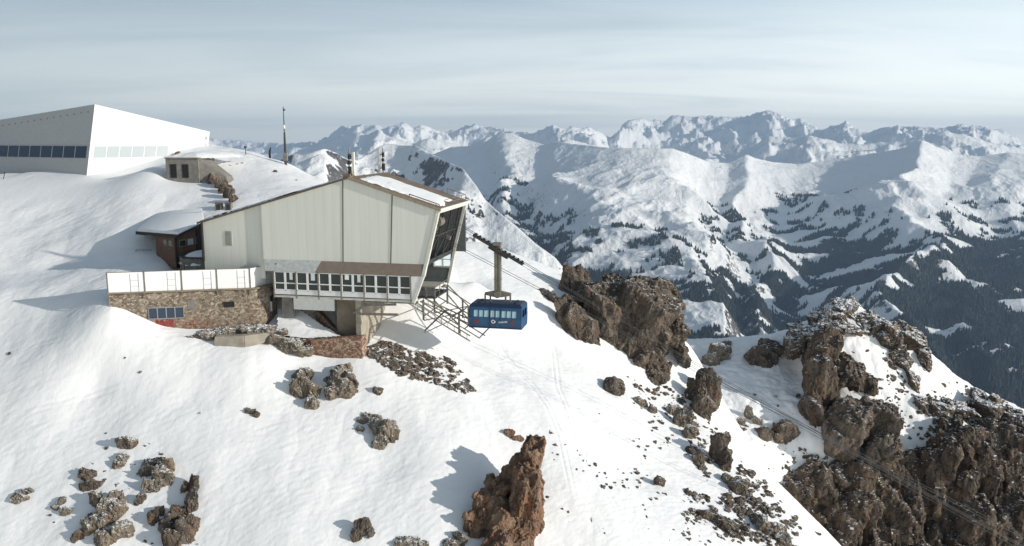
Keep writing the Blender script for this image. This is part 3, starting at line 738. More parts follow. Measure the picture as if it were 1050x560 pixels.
def make_haze():
    bpy_box = MB().box((-36000, -60, -1800), (36000, 36000, HTOP)).build('haze', None)
    m = bpy.data.materials.new('air'); m.use_nodes = True; nt = m.node_tree; nt.nodes.clear()
    out = nt.nodes.new('ShaderNodeOutputMaterial'); v = nt.nodes.new('ShaderNodeVolumePrincipled')
    v.inputs['Color'].default_value = (.50, .71, 1.0, 1); v.inputs['Density'].default_value = HAZE; v.inputs['Anisotropy'].default_value = 0
    nt.links.new(v.outputs[0], out.inputs['Volume']); bpy_box.data.materials.clear(); bpy_box.data.materials.append(m)
    tag(bpy_box, kind='stuff'); bpy_box['label'] = 'pale blue haze over the valley and far mountains'; bpy_box['category'] = 'haze'
HAZE = 2.9e-5
HTOP = max(v.co.z for v in bpy.data.objects['mountains'].data.vertices)+40
make_haze()

# ------------------------------------------------------------------ cable car station (local axes: x along the facade, y into the building)
ST_O = at(437, 271, 74.); ST_A = math.radians(-12)
def st_world(u, v, z):
    c, s = math.cos(ST_A), math.sin(ST_A)
    return Vector((ST_O[0]+c*u-s*v, ST_O[1]+s*u+c*v, ST_O[2]+z))
RIDGE = (-7.16, 7.64); EAVE = (1.27, 4.96); LEFT = (-22.3, 3.30); STEP = -16.0; DEP = 9.3
def roofz(u):
    return RIDGE[1]+(u-RIDGE[0])*((EAVE[1]-RIDGE[1])/(EAVE[0]-RIDGE[0]) if u > RIDGE[0] else (LEFT[1]-RIDGE[1])/(LEFT[0]-RIDGE[0]))
st = empty('cable_car_station', ST_O, ST_A)
tag(st, 'large pale metal clad cable car station with a gabled roof and an open right end', 'cable car station')
wall = M['cladding']
def facade(u0, u1, z0, z0b=None):
    us = [u0]+([RIDGE[0]] if u0 < RIDGE[0] < u1 else [])+[u1]
    return us
mb = MB(); mb.prism([(STEP, -.02), (-7.97, -.02), (-7.74, roofz(-7.74)), (STEP, roofz(STEP))], 1, -.12, .1); mb.build('wall_panel', wall, st)
mb = MB(); mb.prism([(-7.93, -.02), (-3.35, -.02), (-3.06, roofz(-3.06)), (RIDGE[0], RIDGE[1]), (-7.70, roofz(-7.70))], 1, -.12, .1); mb.build('wall_panel', wall, st)
mb = MB(); mb.prism([(-3.29, -.02), (-.12, -.02), (1.05, roofz(1.05)), (-3.0, roofz(-3.0))], 1, -.12, .1); mb.build('wall_panel', wall, st)
mb = MB(); mb.prism([(LEFT[0], -1.9), (STEP, -1.9), (STEP, roofz(STEP)), LEFT], 1, .14, .34); lw = mb.build('wall_panel', wall, st)
MB().box((STEP-.02, -.12, -.02), (STEP+.05, .34, roofz(STEP)-.02)).build('corner_trim', M['offwhite'], st)
for a, b in (((-7.95, 0), (-7.72, roofz(-7.72))), ((-3.32, 0), (-3.03, roofz(-3.03)))):
    MB().beam((a[0], -.10, a[1]), (b[0], -.10, b[1]-.05), .09, .12).build('wall_joint', M['seam'], st)
m_ = MB().box((-19.95, .10, 1.15), (-19.25, .16, 2.55)).build('service_door', plain('greenish_grey_metal', (.40, .42, .37), .6), st)
MB().box((-19.85, .08, 1.25), (-19.35, .10, 2.45)).build('louvre', plain('grey_louvre', (.30, .31, .28), .6), m_)
# side, rear and inner walls
MB().prism([(.34, -3.5), (DEP, -3.5), (DEP, LEFT[1]), (.34, LEFT[1])], 0, LEFT[0], LEFT[0]+.2).build('end_wall', M['darkwood'], st)
MB().box((-22.36, -.1, -.4), (-22.24, .3, 3.5)).build('corner_post', M['darkwood'], st)
mb = MB()
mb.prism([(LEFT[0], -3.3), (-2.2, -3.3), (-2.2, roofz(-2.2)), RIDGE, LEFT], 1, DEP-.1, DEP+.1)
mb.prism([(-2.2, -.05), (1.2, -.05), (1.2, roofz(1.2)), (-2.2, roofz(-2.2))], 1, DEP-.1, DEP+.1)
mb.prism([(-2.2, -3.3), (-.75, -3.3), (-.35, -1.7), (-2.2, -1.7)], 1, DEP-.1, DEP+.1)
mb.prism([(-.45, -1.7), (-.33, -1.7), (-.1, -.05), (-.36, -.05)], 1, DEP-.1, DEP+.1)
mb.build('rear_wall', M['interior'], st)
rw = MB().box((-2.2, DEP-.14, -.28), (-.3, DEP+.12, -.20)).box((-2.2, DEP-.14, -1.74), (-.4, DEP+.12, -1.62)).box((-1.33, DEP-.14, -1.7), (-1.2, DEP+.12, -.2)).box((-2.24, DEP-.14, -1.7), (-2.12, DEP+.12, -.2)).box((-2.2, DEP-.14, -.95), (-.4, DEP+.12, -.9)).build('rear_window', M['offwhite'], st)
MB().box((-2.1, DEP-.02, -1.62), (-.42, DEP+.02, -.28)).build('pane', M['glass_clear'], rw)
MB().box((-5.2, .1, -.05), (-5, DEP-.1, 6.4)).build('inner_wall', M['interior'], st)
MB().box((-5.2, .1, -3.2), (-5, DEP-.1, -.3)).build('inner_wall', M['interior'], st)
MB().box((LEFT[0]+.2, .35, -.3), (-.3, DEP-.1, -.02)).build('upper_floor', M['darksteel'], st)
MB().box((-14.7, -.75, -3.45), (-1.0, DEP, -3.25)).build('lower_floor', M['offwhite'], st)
lat = MB()
for v in (.9, 3.4, 6, 8.8):
    lat.beam((-.35, v, .0), (.75, v, 4.7), .14)
for v0, v1 in ((.9, 3.4), (3.4, 6), (6, 8.8)):
    lat.beam((-.3, v0, .1), (.2, v1, 2.3), .09); lat.beam((.2, v1, 2.3), (.75, v0, 4.6), .09); lat.beam((.2, v0, 2.3), (.2, v1, 2.3), .10)
lat.beam((-.3, .2, .02), (-.3, 9.1, .02), .25)
lat.build('portal_lattice', M['darksteel'], st)
lat = MB()
for u, v, z in ((-1, 2.6, 3.9), (-1, 3.4, 3.9), (-.6, 6.6, 1.6)):
    lat.beam((-4.5, v, z+1.3), (u+1, v, z), .28, .35)
lat.tube([(.3, 2.5, 3.6), (.3, 3.7, 3.6)], .45, 16); lat.tube([(-.2, 2.5, 2.9), (-.2, 3.7, 2.9)], .32, 14)
lat.build('rope_sheave', M['steel'], st, .02)
pf = MB()
pf.beam((.0, -.03, -.02), (1.24, -.03, 4.96), .32, .36).beam((0, -.03, .02), (-.02, -.75, -.95), .3, .3).beam((-.04, -.75, -.9), (-1.02, -.75, -3.45), .3, .3)
pf.beam((1.25, -.15, 4.86), (1.25, DEP+.15, 4.86), .34, .42)
pf.beam((1.2, DEP, 4.8), (.0, DEP, .02), .3, .34).beam((.0, DEP, .0), (-.72, DEP, -3.35), .28, .3)
pf.build('portal_frame', M['offwhite'], st, .02)
# roof
def slab(us, v0, v1, t, off=0):
    mb = MB()
    for a, b in zip(us[:-1], us[1:]):
        za, zb = roofz(a)+off, roofz(b)+off
        mb.hull8([(a, v0, za), (b, v0, zb), (b, v1, zb), (a, v1, za)], [(a, v0, za+t), (b, v0, zb+t), (b, v1, zb+t), (a, v1, za+t)])
    return mb
rf = slab([RIDGE[0], 1.5], -.28, DEP+.28, .16).build('roof', M['brownroof'], st)
slab([LEFT[0]-.35, RIDGE[0]-.001], -.28, DEP+.28, .16).build('roof', M['brownroof'], st)
MB().beam((1.5, -.3, roofz(1.5)+.06), (1.5, DEP+.3, roofz(1.5)+.06), .16, .24).build('gutter', M['offwhite'], rf)
mb = MB().beam((RIDGE[0], -.30, roofz(RIDGE[0])+.05), (1.5, -.30, roofz(1.5)+.05), .08, .24); mb.build('verge_trim', plain('tan_trim', (.30, .25, .18), .6), rf)
MB().beam((LEFT[0]-.3, -.30, roofz(LEFT[0]-.3)+.04), (RIDGE[0]-.05, -.30, RIDGE[1]+.04), .07, .16).build('verge_trim', M['seam'], st)
def snow_sheet(name, outline, zf, parent, t=.14, res=.18, seed=1):
    """blanket of snow over an outline in local x,y with ragged rim"""
    xs = [p[0] for p in outline]; ys = [p[1] for p in outline]
    gx = np.arange(min(xs)-res, max(xs)+res, res); gy = np.arange(min(ys)-res, max(ys)+res, res)
    P = np.array([[x, y] for y in gy for x in gx]); n = vnoise(P/.9, seed)*.45+vnoise(P/.3, seed+4)*.18
    def sd(p):
        dmin = 9e9
        for i in range(len(outline)):
            a = np.array(outline[i]); b = np.array(outline[(i+1) % len(outline)]); ab = b-a
            tt = np.clip((p-a)@ab/(ab@ab), 0, 1); dmin = min(dmin, np.linalg.norm(p-a-tt*ab))
        return dmin if in_poly(p[0], p[1], outline) else -dmin
    D = np.array([sd(p) for p in P])+n*.5
    h = t*(1-np.exp(-np.maximum(D, 0)/.25)); Z = np.array([zf(x, y) for x, y in P])+h+np.where(D < 0, -.10, .0)+fbm(P/1.5, 3, seed+9)*.02
    nc, nr = len(gx), len(gy); Q = gridquads(nr, nc); Q = Q[(D[Q] > -.12).all(1)]
    o = link(name, npmesh(name, np.c_[P, Z], Q), parent, M['snow']); return o
snow_sheet('roof_snow', [(-6.4, .5), (-4, .7), (0.9, .9), (1.2, 2.2), (.6, 4.2), (.9, 6.2), (-1.2, 6.6), (-4.2, 6.3), (-5.8, 6.8), (-6.7, 5.0)], lambda x, y: roofz(x)+.165, rf, .16, .16, 3)
snow_sheet('roof_snow', [(-22.4, .1), (-14.0, .3), (-8.0, 1.4), (-8.0, 9), (-22.4, 9.3)], lambda x, y: roofz(x)+.165, st, .22, .3, 5)
rl = MB()
for v in (4.2, 5.8, 7.4, 9.0): rl.beam((1.3, v, roofz(1.3)+.15), (1.3, v, roofz(1.3)+.75), .05)
rl.beam((1.3, 4.2, roofz(1.3)+.75), (1.3, 9.0, roofz(1.3)+.75), .06).beam((1.3, 9, roofz(1.3)+.72), (-.6, 9, roofz(-.6)+.72), .06).beam((-.6, 9, roofz(-.6)), (-.6, 9, roofz(-.6)+.72), .05).beam((1.3, 4.2, roofz(1.3)+.45), (1.3, 9.0, roofz(1.3)+.45), .04)
rl.build('roof_railing', M['steel'], rf)
MB().beam((-1.6, .35, roofz(-1.6)+.4), (1.2, .35, roofz(1.2)+.4), .08).beam((-1.6, .35, roofz(-1.6)+.1), (-1.6, .35, roofz(-1.6)+.42), .06).beam((1.2, .35, roofz(1.2)+.1), (1.2, .35, roofz(1.2)+.42), .06).build('snow_guard', M['brownroof'], rf)
for (u, v, s) in ((-7.2, .2, -1), (-7.3, 9.0, 1)):
    an = MB().tube([(u, v, 7.6), (u, v, 10.3)], .06, 8).build('antenna', M['steel'], st)
    MB().box((u-.42*s-.10, v-.12, 7.9), (u-.42*s+.12, v+.12, 10.0)).build('antenna_panel', M['offwhite'], an, .03)
    MB().tube([(u+.05, v, 8.0), (u+.05, v, 8.7)], .17, 10).tube([(u, v, 8.9), (u, v, 9.2)], .15, 10).tube([(u+.04, v, 9.35), (u+.04, v, 9.8)], .14, 10).beam((u, v, 8.2), (u-.42*s, v, 8.2), .05).beam((u, v, 9.6), (u-.42*s, v, 9.6), .05).build('receiver', M['black'], an)
MB().box((-7.75, -.1, 7.5), (-7.0, .6, 8.05)).build('ridge_cap', M['brownroof'], st, .03)
# glazed gallery under the facade
aw = MB().hull8([(-10.4, -.86, -1.0), (-.05, -.86, -1.0), (-.02, -.13, -.10), (-10.1, -.13, -.10)], [(-10.4, -.92, -.93), (-.05, -.92, -.93), (-.02, -.13, .0), (-10.1, -.13, .0)]).build('awning', M['awning'], st)
aw2 = MB().hull8([(-15.4, -.86, -1.0), (-10.42, -.86, -1.0), (-10.12, -.13, -.10), (-15.9, -.13, -.10)], [(-15.4, -.92, -.93), (-10.42, -.92, -.93), (-10.12, -.13, .0), (-15.9, -.13, .0)]).build('awning', plain('frosted_awning', (.50, .52, .50), .6, var=.15), st)
pitch = (14.6-1.2)/12
for i in range(12):
    u0 = -14.6+i*pitch; u1 = u0+pitch
    f = MB()
    for a, b in ((u0, u0+.10), (u1-.10, u1)): f.box((a, -.84, -2.72), (b, -.74, -.98))
    f.box((u0+.1, -.84, -1.08), (u1-.1, -.74, -.98)).box((u0+.1, -.84, -2.13), (u1-.1, -.74, -2.03)).box((u0+.1, -.84, -2.76), (u1-.1, -.74, -2.66))
    w_ = f.build('window', M['white'], st)
    MB().box((u0+.1, -.78, -2.68), (u1-.1, -.76, -1.06)).build('pane', M['glass'], w_)
    if i in (1, 3, 6, 7):   # white reflections laid on a few panes as flat patches
        MB().box((u0+.35+.1*(i % 3), -.80, -1.55-.2*(i % 2)), (u0+.75, -.785, -1.08)).build('reflection_patch', M['fabric'], w_)
MB().box((-14.6, -.85, -3.14), (-1.2, -.72, -2.77)).build('apron', M['white'], st)
for i in range(7):
    u0 = -14.6+i*pitch*2; MB().box((u0-.05, -.93, -3.5), (u0+.05, -.86, -1.0)).build('mullion_post', M['steel'], st)
MB().prism([(-1.2, -3.14), (-1.0, -3.14), (-.15, -1.0), (-.15, -.95), (-1.2, -.95)], 1, -.85, -.7).build('corner_panel', M['white'], st)
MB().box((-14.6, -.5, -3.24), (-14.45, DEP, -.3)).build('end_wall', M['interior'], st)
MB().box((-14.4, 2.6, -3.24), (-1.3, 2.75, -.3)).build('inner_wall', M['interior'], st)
# underside
MB().box((-13.2, .1, -4.75), (-9.1, .3, -3.48)).build('skirt_panel', M['white'], st)
MB().box((-14.4, .1, -5.5), (-13.3, .5, -3.48)).build('underfloor_wall', M['greyplaster'], st)
MB().box((-9.1, .6, -9.8), (-6.75, 8.4, -3.46)).build('pier', M['concrete_b'], st, .03)  # darker than its side wall: the front's shade is put into the colour
MB().prism([(-.55, -3.46), (8.2, -3.46), (6.0, -5.2), (1.2, -9.8), (-.55, -9.8)], 0, -6.72, -6.2).build('pier_wall', M['concrete'], st, .03)  # paler concrete paints in the sunlight on the pier's right side
ub = MB()
for v in (0.2, 3.2, 6.4, 9.0): ub.beam((-6.2, v, -3.6), (-.9, v, -3.6), .22, .28)
ub.beam((-6.0, -.4, -3.9), (-2.8, -.4, -3.75), .14, .2).beam((-6.5, -.8, -4.7), (-2.4, -1.0, -4.55), .16, .2).beam((-6.9, -.6, -4.7), (-5.0, -.5, -3.55), .12, .12)
ub.build('floor_beam', M['steel'], st)
# balcony under the portal
bl = MB().box((-1.2, .4, -3.24), (.7, 4.6, -3.1)).build('balcony', M['darksteel'], st)
bl2 = MB()
for u, v in ((.66, .45), (.66, 1.8), (.66, 3.2), (.66, 4.5), (-.2, .45), (-1, .45)):
    bl2.beam((u, v, -3.1), (u, v, -2.1), .05)
bl2.beam((.66, .45, -2.1), (.66, 4.5, -2.1), .06).beam((.66, .45, -2.6), (.66, 4.5, -2.6), .04).beam((-1, .45, -2.1), (.66, .45, -2.1), .06).beam((-1, .45, -2.6), (.66, .45, -2.6), .04)
bl2.build('railing', M['steel'], bl)
MB().box((-.2, .5, -3.05), (.6, .55, -2.2)).box((-1.1, .5, -3.05), (-.3, .55, -2.2)).build('infill_panel', plain('grey_mesh_panel', (.12, .125, .125), .6), bl)

# steel trestle under the portal, standing on the slope
def ground(x, y): return float(f_near(np.array([x]), np.array([y]))[0])
tr = empty('steel_trestle', st_world(0, 4, -5), ST_A)
tag(tr, 'tangle of dark steel posts and braces under the open end of the cable car station', 'steel trestle')
def tl(u, v, z): return (u, v-4, z+5)
for u, v in ((-.6, .8), (-.6, 4.2), (-.6, 8.6), (2.4, 2.2), (2.4, 5.6), (1.0, 8.6)):
    wp = st_world(u, v, 0); gz = ground(wp.x, wp.y)-ST_O[2]-.4
    top = -3.46 if u < 0 else -4.9
    gz = max(gz, top-1.9)
    MB().beam(tl(u, v, top), tl(u, v, gz), .16).build('post', M['steel'], tr)
br = MB()
for a, b in (((-.9, .8, -3.6), (4.6, 1.2, -6.9)), ((-.9, 2.2, -3.6), (4.8, 2.6, -7.0)), ((-.9, 4.6, -3.6), (4.8, 4.8, -6.6)), ((-.6, 8.6, -3.4), (3.6, 6.6, -6.5)), ((-.9, 8.6, -3.6), (3.0, 8.4, -6.0)),
             ((-.6, .8, -5.4), (2.4, 2.2, -4.9)), ((-.6, 4.2, -5.4), (2.4, 5.6, -4.9)), ((2.4, 2.2, -4.9), (2.4, 5.6, -4.9)), ((-.6, .8, -5.0), (-.6, 8.6, -5.0)), ((2.4, 2.2, -6.0), (-.6, 4.2, -4.2)), ((2.4, 5.6, -6.2), (-.6, 8.6, -4.4)),
             ((4.6, 1.2, -6.9), (4.8, 4.8, -6.6)), ((3.2, 1.1, -6.1), (3.4, 4.8, -5.9)), ((1.8, 1.0, -5.2), (2.0, 4.7, -5.1)), ((-.6, .8, -6.6), (2.4, 2.2, -5.2))):
    br.beam(tl(*a), tl(*b), .09)
br.build('brace', M['steel'], tr)
MB().beam(tl(-.3, .2, -6.2), tl(1.6, .6, -4.3), .55, .10).build('deflector_plate', M['darksteel'], tr)
# two pairs of guide rails running down on to the snow
for k, (pa, pb, lab) in enumerate((((409, 305, 74.6), (482, 350, 76.5), 'long ladder like guide rail sloping from the gallery down to below the blue cabin'),
                                   ((432, 309, 76), (483, 333, 77.5), 'shorter ladder like guide rail sloping from the trestle to the left of the blue cabin'))):
    a = at(*pa); b = at(*pb); a = Vector(a); b = Vector(b); off = Vector((.0, -.1, .55)) if k == 0 else Vector((0, -.2, .5))
    gr = empty('guide_rail', a); tag(gr, lab, 'guide rail', 'guide rails below the station')
    d = b-a
    for o_ in (Vector((0, 0, 0)), off): MB().beam(o_, d+o_, .10, .12).build('rail', M['steel'], gr)
    n_ = 11
    for i in range(n_): MB().beam(d*(i+.5)/n_, d*(i+.5)/n_+off, .05).build('rung', M['steel'], gr)
    for t_ in (.55, .97):
        p = a+d*t_; gz = ground(p.x, p.y)
        if .2 < p.z-gz < 1.6: MB().beam(d*t_, Vector((d.x*t_, d.y*t_, gz-a.z-.3)), .08).build('rail_post', M['steel'], gr)

# ------------------------------------------------------------------ ropes, carriage, cabin
def rope_z1(u): return 1.23-(u-6.1)*.557+max(0, u-10)**2*.0006
def rope_z2(u): return .35-(u-1.68)*.48+max(0, u-20)**2*.0003
def rope(v, fz, r, lab, dz=0, u0=-4.5, grp=None):
    us = [u0, 0, 3, 5, 7, 9, 12, 16, 22, 30, 40, 55, 75, 100, 140]
    o = MB().tube([st_world(u, v, fz(u)+dz) for u in us], r, 6).build('steel_rope', plain('rope_steel', (.10, .10, .10), .45, .6), None, smooth=True)
    tag(o, lab, 'cable', grp); return o
rope(2.7, rope_z1, .024, 'nearest steel track rope the blue cabin hangs from', 0, grp='ropes running down from the station')
rope(3.3, rope_z1, .024, 'farther track rope of the pair the blue cabin hangs from', 0, grp='ropes running down from the station')
rope(3.0, rope_z1, .016, 'thin haul rope just below the track ropes over the blue cabin', -.35, grp='ropes running down from the station')
rope(6.7, rope_z2, .024, 'nearer rope of the empty second track behind the blue cabin', 0, grp='ropes running down from the station')
rope(7.4, rope_z2, .024, 'farther rope of the empty second track behind the blue cabin', .05, grp='ropes running down from the station')
cb = empty('cable_car', st_world(6.0, 3.0, -6.08), ST_A)
tag(cb, 'dark blue cable car cabin hanging from its rope beside the station', 'cable car')
M['glass_cabin'] = glass('sky_reflection_glass', (.42, .62, .66), .12)  # sky reflection painted in: opaque panes take its cyan tone
BL = plain('deep_blue_paint', (.028, .085, .18), .35, var=.12, scale=1.2); BLD = plain('roof_blue', (.022, .035, .075), .5)
L, Wd = 2.47, 1.45
def prof(z):  # half width at height: sides bulge slightly
    return np.interp(z, [0, .25, 1.2, 2.2, 2.5], [1.28, 1.42, 1.5, 1.36, 1.2])
body = MB()
def sidepanel(mb, x0, x1, z0, z1, s, t=.06):
    zs = [z0]+[z for z in (.25, 1.2, 2.2) if z0 < z < z1]+[z1]
    for a, b in zip(zs[:-1], zs[1:]):
        ya, yb = prof(a)*s, prof(b)*s
        mb.hull8([(x0, ya, a), (x1, ya, a), (x1, ya-t*s, a), (x0, ya-t*s, a)], [(x0, yb, b), (x1, yb, b), (x1, yb-t*s, b), (x0, yb-t*s, b)])
WIN = [(-2.0, -1.62), (-1.5, -1.12), (-1.02, -.62), (.62, 1.0), (1.1, 1.5), (1.6, 1.98)]
DOORW = [(-.42, -.06), (.06, .42)]
for s in (-1, 1):
    sidepanel(body, -L, L, .02, 1.28, s); sidepanel(body, -L, L, 1.98, 2.36, s)
    edges = [-L]+[e for wdw in sorted(WIN+DOORW) for e in wdw]+[L]
    for a, b in zip(edges[::2], edges[1::2]): sidepanel(body, a, b, 1.22, 2.02, s)
for s in (-1, 1):   # ends with a wide window
    for z0, z1, full in ((.02, 1.2, 1), (1.2, 2.0, 0), (2.0, 2.36, 1)):
        w0, w1 = prof(z0), prof(z1); x = s*L; x2 = s*(L+.16*(1 if z0 < 1 else .4))
        for ya0, ya1, yb0, yb1 in ([(-w0, w0, -w1, w1)] if full else [(-w0, -.95, -w1, -.9), (.95, w0, .9, w1), (-.06, .06, -.06, .06)]):
            body.hull8([(x, ya0, z0), (x, ya1, z0), (x-s*.07, ya1, z0), (x-s*.07, ya0, z0)], [(x, yb0, z1), (x, yb1, z1), (x-s*.07, yb1, z1), (x-s*.07, yb0, z1)])
body.box((-L+.08, -1.22, .02), (L-.08, 1.22, .12))
bo = body.build('body', BL, cb)
rfb = MB().hull8([(-L-.03, -1.34, 2.365), (L+.03, -1.34, 2.365), (L+.03, 1.34, 2.365), (-L-.03, 1.34, 2.365)], [(-L+.2, -1.0, 2.66), (L-.2, -1.0, 2.66), (L-.2, 1.0, 2.66), (-L+.2, 1.0, 2.66)]).build('roof', BLD, cb, .03)
for a in (-1.7, 1.7): MB().beam((a, -.8, 2.70), (a, .8, 2.70), .2, .08).build('roof_step', M['black'], rfb)
for a, b in WIN:
    for s in (-1, 1):
        w_ = MB(); y0, y1 = prof(1.3)*s, prof(1.96)*s
        w_.hull8([(a, y0-.03*s, 1.28), (b, y0-.03*s, 1.28), (b, y0-.045*s, 1.28), (a, y0-.045*s, 1.28)], [(a, y1-.03*s, 1.98), (b, y1-.03*s, 1.98), (b, y1-.045*s, 1.98), (a, y1-.045*s, 1.98)])
        w_.build('window', M['glass_cabin'], cb)
for s in (-1, 1):
    d_ = MB()
    for a in (-.50, -.02, .46): sidepanel(d_, a, a+.04, .1, 2.3, s*1.012, .02)
    dd = d_.build('door', BLD, cb)
    g_ = MB()
    for a, b in DOORW:
        y0, y1 = prof(1.3)*s, prof(1.96)*s
        g_.hull8([(a, y0-.03*s, 1.28), (b, y0-.03*s, 1.28), (b, y0-.045*s, 1.28), (a, y0-.045*s, 1.28)], [(a, y1-.03*s, 1.98), (b, y1-.03*s, 1.98), (b, y1-.045*s, 1.98), (a, y1-.045*s, 1.98)])
    g_.build('pane', M['glass_cabin'], dd)
MB().beam((-L, -1.44, .12), (L, -1.44, .12), .06, .1).build('bumper_rail', BLD, cb)
# emblem, painted motifs and white script on the near side
em = MB(); ctr = (-.15, -1.475, .82)
em.tube([(ctr[0], ctr[1]+.03, ctr[2]), (ctr[0], ctr[1]-.015, ctr[2])], .2, 20); e_ = em.build('emblem', M['white'], cb)
MB().tube([(ctr[0], ctr[1]-.016, ctr[2]), (ctr[0], ctr[1]-.022, ctr[2])], .11, 16).build('emblem_centre', BL, e_)
for cxx, sg in ((-1.75, 1), (1.6, -1)):
    mo = MB(); rg = random.Random(int(cxx*10))
    for k in range(9):
        a = k*2*PI/9; x1 = cxx+math.cos(a)*rg.uniform(.18, .42); z1 = .78+math.sin(a)*rg.uniform(.12, .36)
        mo.add([(cxx, -1.495, .78), (cxx+math.cos(a-.25)*.15, -1.495, .78+math.sin(a-.25)*.15), (x1, -1.495, z1), (cxx+math.cos(a+.25)*.15, -1.495, .78+math.sin(a+.25)*.15)], [(0, 1, 2, 3)])
    mo.build('painted_flower', plain('orange_red_paint', (.30, .055, .02), .5, var=.4, scale=6), cb)
sc = MB(); pts_ = [(.35+.055*i, -1.50, .78+.025*i/3+.07*math.sin(i*1.9)) for i in range(15)]
sc.tube(pts_, .022, 5); sc.tube([(.3, -1.50, .70), (1.2, -1.50, .80)], .015, 5); sc.build('white_script', M['white'], cb)
for o_ in list(cb.children)+[g for c in cb.children for g in c.children]:
    for v_ in o_.data.vertices: v_.co.z *= .87
# hanger
hg = MB().box((-.36, -.22, 3.0), (-.06, .22, 7.5)).box((.02, -.22, 3.0), (.26, .22, 7.5)).box((-.06, -.12, 3.0), (.02, .12, 7.5)).build('hanger_arm', M['hangsteel'], cb, .03)
for z in (4.4, 5.6, 6.8): MB().box((-.39, -.25, z), (.29, .25, z+.07)).build('hanger_clamp', M['steel'], hg)
yk = MB()
yk.hull8([(-1.3, -.16, 2.92), (-.3, -.2, 2.72), (-.3, .2, 2.72), (-1.3, .16, 2.92)], [(-1.3, -.16, 3.14), (-.3, -.2, 3.34), (-.3, .2, 3.34), (-1.3, .16, 3.14)])
yk.hull8([(.2, -.2, 2.72), (1.2, -.16, 2.92), (1.2, .16, 2.92), (.2, .2, 2.72)], [(.2, -.2, 3.34), (1.2, -.16, 3.14), (1.2, .16, 3.14), (.2, .2, 3.34)])
yk.tube([(-.05, -.35, 3.0), (-.05, .35, 3.0)], .33, 16); yk.build('yoke', M['hangsteel'], cb, .02)
for x in (-1.25, -.75, .7, 1.15):
    MB().beam((x, -.1, 3.0), (x, -.1, 2.30), .14, .16).build('suspension_strut', M['steel'], cb)
cr = empty('carriage_pivot'); bpy.data.objects.remove(cr)
ca = MB(); sl = -.557
def cp(x, y, z): return (x, y, 7.28+sl*x+z)
for y in (-.32, .32):
    ca.beam(cp(-2.35, y, -.10), cp(2.35, y, -.10), .08, .18)
ca.beam(cp(-.9, 0, -.35), cp(.9, 0, -.35), .5, .22).tube([(0, -.45, 7.05), (0, .45, 7.05)], .22, 14)
cao = ca.build('carriage', M['darksteel'], cb, .015)
for i in range(12):
    x = -2.2+i*.4
    for y in (-.3, .3): MB().tube([cp(x, y-.04, .04), cp(x, y+.04, .04)], .11, 12).build('wheel', M['black'], cao)
MB().box((-.5, -.3, 7.55), (.3, .3, 7.85)).build('carriage_housing', M['steel'], cao, .02)
MB().tube([(-.2, 0, 7.8), (-.2, 0, 8.7)], .03, 6).build('whip_antenna', M['steel'], cao)

# ------------------------------------------------------------------ stone building with terrace and windbreak
A0 = at(111, 301, 74.0); B0 = at(258, 296, 76.55); C0 = at(283, 291, 79.2); ZT = -14.06
sb = empty('stone_building', (A0[0], A0[1], ZT)); tag(sb, 'low rubble stone building with a rust red base under the white windbreak', 'building')
def rel(p, z): return (p[0]-A0[0], p[1]-A0[1], z-ZT)
D0 = st_world(-14.7, 0.2, 0); front = [A0, A0*.65+B0*.35, A0*.32+B0*.68, B0*1.0]
arc = []
for t in np.linspace(0, 1, 7):
    p = (1-t)**2*B0+2*(1-t)*t*(B0+(B0-A0)*.09)+t*t*C0; arc.append(p)
bk = np.array([-3.0, 9.0, 0.])
poly = [A0]+arc
n = len(poly)
bot = [rel(p, -20.5) for p in poly]+[rel(poly[-1]+bk*.5, -20.5), rel(A0+bk*.9, -20.5)]
top = [rel(p, ZT) for p in poly]+[rel(poly[-1]+bk*.5, ZT), rel(A0+bk*.9, ZT)]
sw = MB().hull8(bot, top).build('wall', M['stone'], sb)
ed = MB()
for a, b in zip(poly[:-1], poly[1:]): ed.beam(rel(a+np.array([0, -.06, 0]), ZT+.02), rel(b+np.array([0, -.06, 0]), ZT+.02), .4, .14)
ed.build('coping', M['concrete_b'], sb)
dirAB = (B0-A0); LAB = np.linalg.norm(dirAB[:2]); dAB = Vector(dirAB/LAB); dAB.z = 0; nAB = Vector((dAB.y, -dAB.x, 0))
def onwall(px, py):
    """point on the front wall plane"""
    d = ray(px, py); nn_ = np.array([nAB.x, nAB.y, 0]); t = (A0@nn_)/(d@nn_); p = d*t; q = p-A0
    return float(q[0]*dAB.x+q[1]*dAB.y), float(p[2]-ZT)
angAB = math.atan2(dAB.y, dAB.x)
def wallbox(mb, s0, s1, z0, z1, o0, o1):
    vs = [dAB*s+nAB*o+Vector((0, 0, z)) for z in (z0, z1) for o in (o0, o1) for s in (s0, s1)]
    return mb.add(vs, [(0, 2, 3, 1), (4, 5, 7, 6), (0, 1, 5, 4), (2, 6, 7, 3), (0, 4, 6, 2), (1, 3, 7, 5)])
def wall_window(px0, py0, px1, py1, n, frame, gl, fw=.07):
    s0, z1 = onwall(px0, py0); s1, z0 = onwall(px1, py1)
    f = MB(); wallbox(f, s0, s1, z1-fw, z1, -.02, .10); wallbox(f, s0, s1, z0, z0+fw, -.02, .12)
    for i in range(n+1):
        c = s0+(s1-s0)*i/n; wallbox(f, max(s0, c-fw/2), min(s1, c+fw/2), z0+fw, z1-fw, -.02, .09)
    fo = f.build('window', frame, sb); g = MB(); wallbox(g, s0+.02, s1-.02, z0+.02, z1-.02, -.02, .035); g.build('pane', gl, fo); return fo
wall_window(152, 315.5, 189, 326, 4, plain('grey_window_frame', (.30, .31, .32), .6), M['glass_blue'])
wall_window(229, 309.5, 240.5, 314.5, 1, M['darksteel'], M['black'], .04)
s0, z1 = onwall(160, 328); s1, z0 = onwall(178.5, 336.5)
rp = MB(); rg = random.Random(4)
